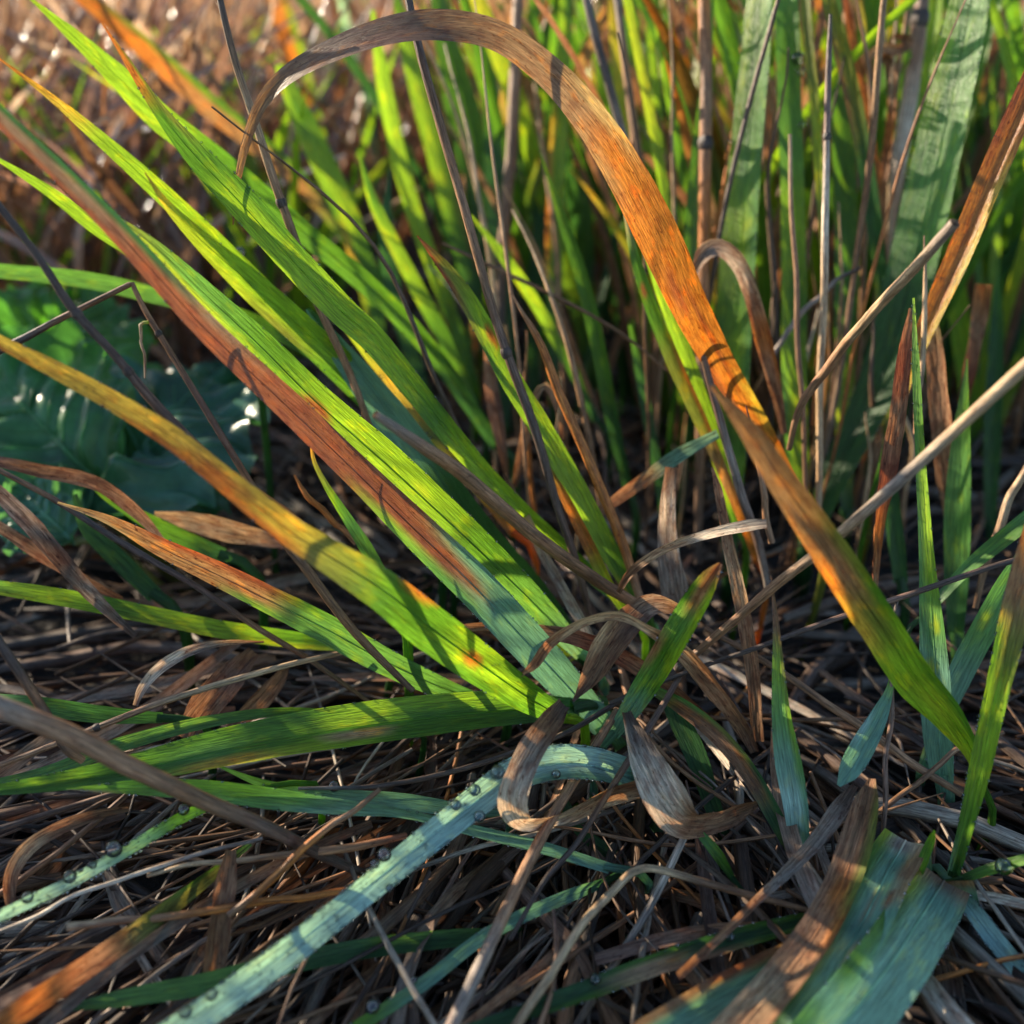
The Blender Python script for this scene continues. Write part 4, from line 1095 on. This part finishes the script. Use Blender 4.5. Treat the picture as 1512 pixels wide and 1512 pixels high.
# shoots that fill the depth of the clump
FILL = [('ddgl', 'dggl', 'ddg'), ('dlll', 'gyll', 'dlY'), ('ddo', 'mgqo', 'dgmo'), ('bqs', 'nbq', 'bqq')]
FILL_LAB = ['dark green shoot', 'bright lime shoot', 'green shoot with orange withered tips', 'dead tan shoot']  # named by blade colour alone
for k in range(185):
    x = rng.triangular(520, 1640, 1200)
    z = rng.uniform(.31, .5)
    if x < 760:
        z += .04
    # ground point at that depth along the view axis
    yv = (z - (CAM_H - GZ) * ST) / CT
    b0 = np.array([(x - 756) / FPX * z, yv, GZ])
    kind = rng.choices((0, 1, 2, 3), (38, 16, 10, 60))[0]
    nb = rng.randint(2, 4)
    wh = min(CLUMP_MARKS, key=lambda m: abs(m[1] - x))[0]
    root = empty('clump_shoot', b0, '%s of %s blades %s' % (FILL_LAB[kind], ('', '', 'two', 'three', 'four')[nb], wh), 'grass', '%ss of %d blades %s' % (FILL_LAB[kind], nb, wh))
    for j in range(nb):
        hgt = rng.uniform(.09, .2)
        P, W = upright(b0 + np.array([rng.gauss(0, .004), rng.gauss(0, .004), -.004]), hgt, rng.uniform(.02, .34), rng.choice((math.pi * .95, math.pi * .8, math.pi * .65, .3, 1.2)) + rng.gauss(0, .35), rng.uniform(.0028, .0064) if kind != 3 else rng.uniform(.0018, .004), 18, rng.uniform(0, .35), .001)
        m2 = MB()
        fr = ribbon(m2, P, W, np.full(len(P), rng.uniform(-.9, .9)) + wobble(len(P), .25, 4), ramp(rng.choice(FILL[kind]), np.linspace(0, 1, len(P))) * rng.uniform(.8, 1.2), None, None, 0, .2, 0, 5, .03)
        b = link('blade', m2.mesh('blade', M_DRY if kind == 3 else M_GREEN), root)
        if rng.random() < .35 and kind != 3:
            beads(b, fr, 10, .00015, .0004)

# thin straws standing loose in the clump
for k in range(62):
    x = rng.triangular(640, 1560, 1150)
    z = rng.uniform(.225, .32) if x < 950 else rng.uniform(.255, .34)
    b0 = np.array([(x - 756) / FPX * z, (z - (CAM_H - GZ) * ST) / CT, GZ - .003])
    P, W = upright(b0, rng.choice((.05, .08, .12, .16)) * rng.uniform(.8, 1.2), rng.uniform(0, .38 if x < 950 else .13), rng.uniform(math.pi * .55, math.pi + .3) if x < 950 else rng.uniform(.2, math.pi), rng.uniform(.0007, .0017), 22, rng.uniform(0, .4 if x < 950 else .15), .002)
    W = np.maximum(W, W.max() * .35)
    c = rng.choice(['bqs', 'nbq', 'qss', 'kbk', 'boq', 'ubs', 'nkb', 'qsw'])
    m2 = MB()
    tube(m2, P, W, ramp(c, np.linspace(0, 1, len(P))) * rng.uniform(.8, 1.25), .6, 6, .8)
    wh = min(CLUMP_MARKS, key=lambda m: abs(m[1] - x))[0].replace('behind', 'near')
    cn = {'b': 'brown', 'n': 'dark brown', 'q': 'tawny', 'k': 'blackish', 'u': 'grey'}[c[0]]
    tl = 'tall' if P[-1][2] > .075 else 'short'
    tag(link('clump_straw', m2.mesh('clump_straw', M_STEM)), '%s %s wiry straw standing %s' % (tl, cn, wh), 'straw', '%s %s straws %s' % (tl, cn, wh))

# stalks of the field behind, singly
FIELD_C = ['bqu', 'nbp', 'qsu', 'upu', 'bqw', 'npp', 'bus', 'qpw', 'nnb', 'kbu']
FIELD_N = {'k': 'blackish', 'b': 'brown', 'n': 'dark brown', 'q': 'tawny', 'u': 'grey'}


def field_spot(z0, z1, x0=-260, x1=1760):
    z = z0 * (z1 / z0) ** rng.random()
    x = rng.uniform(x0, x1)
    return np.array([(x - 756) / FPX * z, (z - (CAM_H - GZ) * ST) / CT, GZ - .003])


STALKS = []
FIELD_MARKS = [('beyond the dock leaves', 0), ('behind the rust-red blade', 90), ('behind the tip of the vivid green blade', 170), ('behind the orange and green soft-focus blade', 250), ('behind the straight brown straw', 340), ('behind the drooping tip of the arch', 420), ('behind the lime blades', 540), ('behind the crest of the arch', 680), ('behind the orange part of the arch', 880), ('behind the tall grooved blade', 1090), ('behind the stout reddish stalk', 1300), ('behind the golden folded blade', 1500)]
for k in range(260):
    b0 = field_spot(.44, .9, -150, 700) if k % 4 else field_spot(.5, .95, 600, 1650)
    P, W = upright(b0, rng.uniform(.10, .22), rng.uniform(.0, .5), rng.uniform(0, 2 * math.pi), rng.uniform(.0012, .0036), 14, rng.uniform(0, .5), .004)
    W = np.maximum(W, W.max() * .3)
    c = rng.choice(FIELD_C)
    m2 = MB()
    col = np.clip(ramp(c, np.linspace(0, 1, len(P))) * rng.uniform(.9, 1.8), 0, .75)
    STALKS.append(P)
    flatleaf = rng.random() < .35
    xp = 756 + FPX * P[7][0] / (P[7][1] * CT + (CAM_H - P[7][2]) * ST)
    wh = min(FIELD_MARKS, key=lambda m: abs(m[1] - xp))[0]
    what = ('flat-leaved' if flatleaf else 'round') + ' dry stalk'
    if flatleaf:
        ribbon(m2, P, W * 1.4, np.full(len(P), rng.uniform(-1, 1)), col, None, None, .4, .1, .6, 5, .04, .02)
    else:
        tube(m2, P, W, col, .4, 6)
    tag(link('field_stalk', m2.mesh('field_stalk', M_FIELD)), '%s %s out of focus %s' % (FIELD_N[c[0]], what, wh), 'stalk', '%s %ss %s' % (FIELD_N[c[0]], what, wh))

mb = MB()
for k in range(9000):
    if k >= 7600:
        b0 = np.array([.3 + .9 * rng.random() ** 1.5, rng.uniform(0, 1.2), GZ - .003])
        if b0[0] < .14 + .62 * b0[1]: continue
    elif k < 3000:
        b0 = field_spot(.5, 2.6, -500, 1900)
    elif k < 3900:
        b0 = field_spot(.36, .8, -900, 420)
    else:
        b0 = np.array([-.26 - .9 * rng.random() ** 1.7, rng.uniform(-.15, 1.1), GZ - .003])  # field continued out of view, thickened to shade the front grass
        if b0[0] > -.14 - .62 * b0[1]: continue
    P, W = upright(b0, rng.uniform(.06, .19) if k < 3900 else rng.uniform(.05, .145), rng.uniform(.0, .7), rng.uniform(0, 2 * math.pi), rng.uniform(.0012, .004), 6, rng.uniform(0, .5), .005)
    W = np.maximum(W, W.max() * .3)
    ribbon(mb, P, W, np.full(len(P), rng.uniform(-1, 1)), ramp(rng.choice(FIELD_C), np.linspace(0, 1, len(P))) * rng.uniform(.7, 1.7), None, None, .4, .12, 0, 3, .03)
tag(link('dry_field', mb.mesh('dry_field', M_FIELD)), 'field of dry brown grass stretching away out of focus', 'grass', kind='stuff')

# green tufts in the field
for k in range(48):
    b0 = field_spot(.38, .95, -150, 640)
    nb = rng.randint(3, 5)
    xp = 756 + FPX * b0[0] / (b0[1] * CT + (CAM_H - b0[2]) * ST)
    wh = min(FIELD_MARKS, key=lambda m: abs(m[1] - xp))[0]
    root = empty('field_tuft', (b0[0], b0[1], GZ), 'small fresh green tuft of %s blades %s' % (('three', 'four', 'five')[nb - 3], wh), 'grass', 'green tufts of %d blades %s' % (nb, wh))
    for j in range(nb):
        P, W = upright(b0 + np.array([rng.gauss(0, .006), rng.gauss(0, .006), 0]), rng.uniform(.05, .13), rng.uniform(.1, .6), rng.uniform(0, 2 * math.pi), rng.uniform(.002, .004), 12, rng.uniform(0, .4), .002)
        m2 = MB()
        fr = ribbon(m2, P, W, np.full(len(P), rng.uniform(-.8, .8)), ramp(rng.choice(('dgl', 'gll', 'dly')), np.linspace(0, 1, len(P))), None, None, 0, .15, 0, 5, .03)
        link('blade', m2.mesh('blade', M_GREEN), root)

# ------------------------------------------------------------------ single drops of dew
for (x, y, z, r_, lab) in [
    (165, 1250, 15.95, 13, 'large clear dew drop sitting on the thin dew-edged blade'),
    (132, 1272, 15.8, 6, 'small dew drop on the rim of the thin dew-edged blade, beside the large drop'),
    (100, 1284, 15.7, 10, 'flattened dew drop lower down on the thin dew-edged blade'),
    (38, 1318, 15.4, 9, 'dew drop near the pale teal end of the thin dew-edged blade'),
    (270, 1197, 16.4, 9, 'dew drop near the green root end of the thin dew-edged blade'),
    (570, 1262, 15.4, 11, 'round dew drop on the upper rim of the pale arching blade'),
    (556, 1278, 15.3, 7, 'lesser twin dew drop beside the round one on the pale arching blade'),
    (675, 1188, 16.1, 8, 'dew drop on the rim of the pale arching blade where it straightens'),
    (738, 1142, 16.5, 11, 'milky dew drop beside the curled grey ribbon on the pale arching blade'),
    (702, 1170, 16.2, 9, 'dew drop between the milky one and the rim of the pale blade'),
    (718, 1218, 16.1, 9, 'dew drop hanging beneath the pale arching blade'),
    (575, 1308, 15.2, 6, 'tiny dew drop hanging beneath the middle of the pale arching blade'),
    (818, 1153, 16.9, 7, 'dew drop under the crown of the pale arching blade'),
    (318, 1475, 14.0, 9, 'blurred dew drop low on the pale arching blade'),
    (276, 1502, 13.8, 10, 'blurred dew drop lowest on the pale arching blade'),
    (553, 1485, 14.7, 11, 'round dew drop on the slim dark green blade in the lower thatch'),
    (611, 1446, 15.0, 6, 'little dew drop farther up the slim dark green blade in the lower thatch'),
    (880, 1450, 14.7, 9, 'dew drop on the beaded rim of the long dark striped blade'),
    (1085, 1384, 15.4, 7, 'dew drop near the root of the long dark striped blade'),
    (1472, 1278, 16.1, 13, 'big lens-like dew drop on the thin blade over dark soil'),
    (1172, 92, 23.9, 10, 'clear dew drop on the lime-patched upright blade'),
    (1174, 110, 23.9, 7, 'smaller dew drop just below another on the lime-patched upright blade'),
    (1183, 188, 24.2, 6, 'dew drop at the edge of the lime-patched upright blade'),
    (385, 108, 36, 11, 'blurred dew drop hanging near the mauve arch'),
    (1088, 215, 24, 5, 'dew drop at the foot of a pale blade tip in the clump'),
    (355, 372, 23, 8, 'dew drop glinting behind the long slim green blade'),
    (500, 1150, 17.2, 9, 'wet bead on the stubby teal blade'),
]:
    z = z / 100
    rr = r_ * z / FPX
    drop(snap(px(x, y, z), rr), rr, lab)

# drops that catch the sun far out of focus
for k in range(90):
    P = rng.choice(STALKS[:200])
    b0 = P[rng.randrange(4, len(P))]
    drop(b0 + np.array([0, -.0006, 0]), rng.uniform(.0009, .0022), 'dew drop sparkling out of focus in the dry field', 'sparkling drops in the field', 1.0, M_WATER)
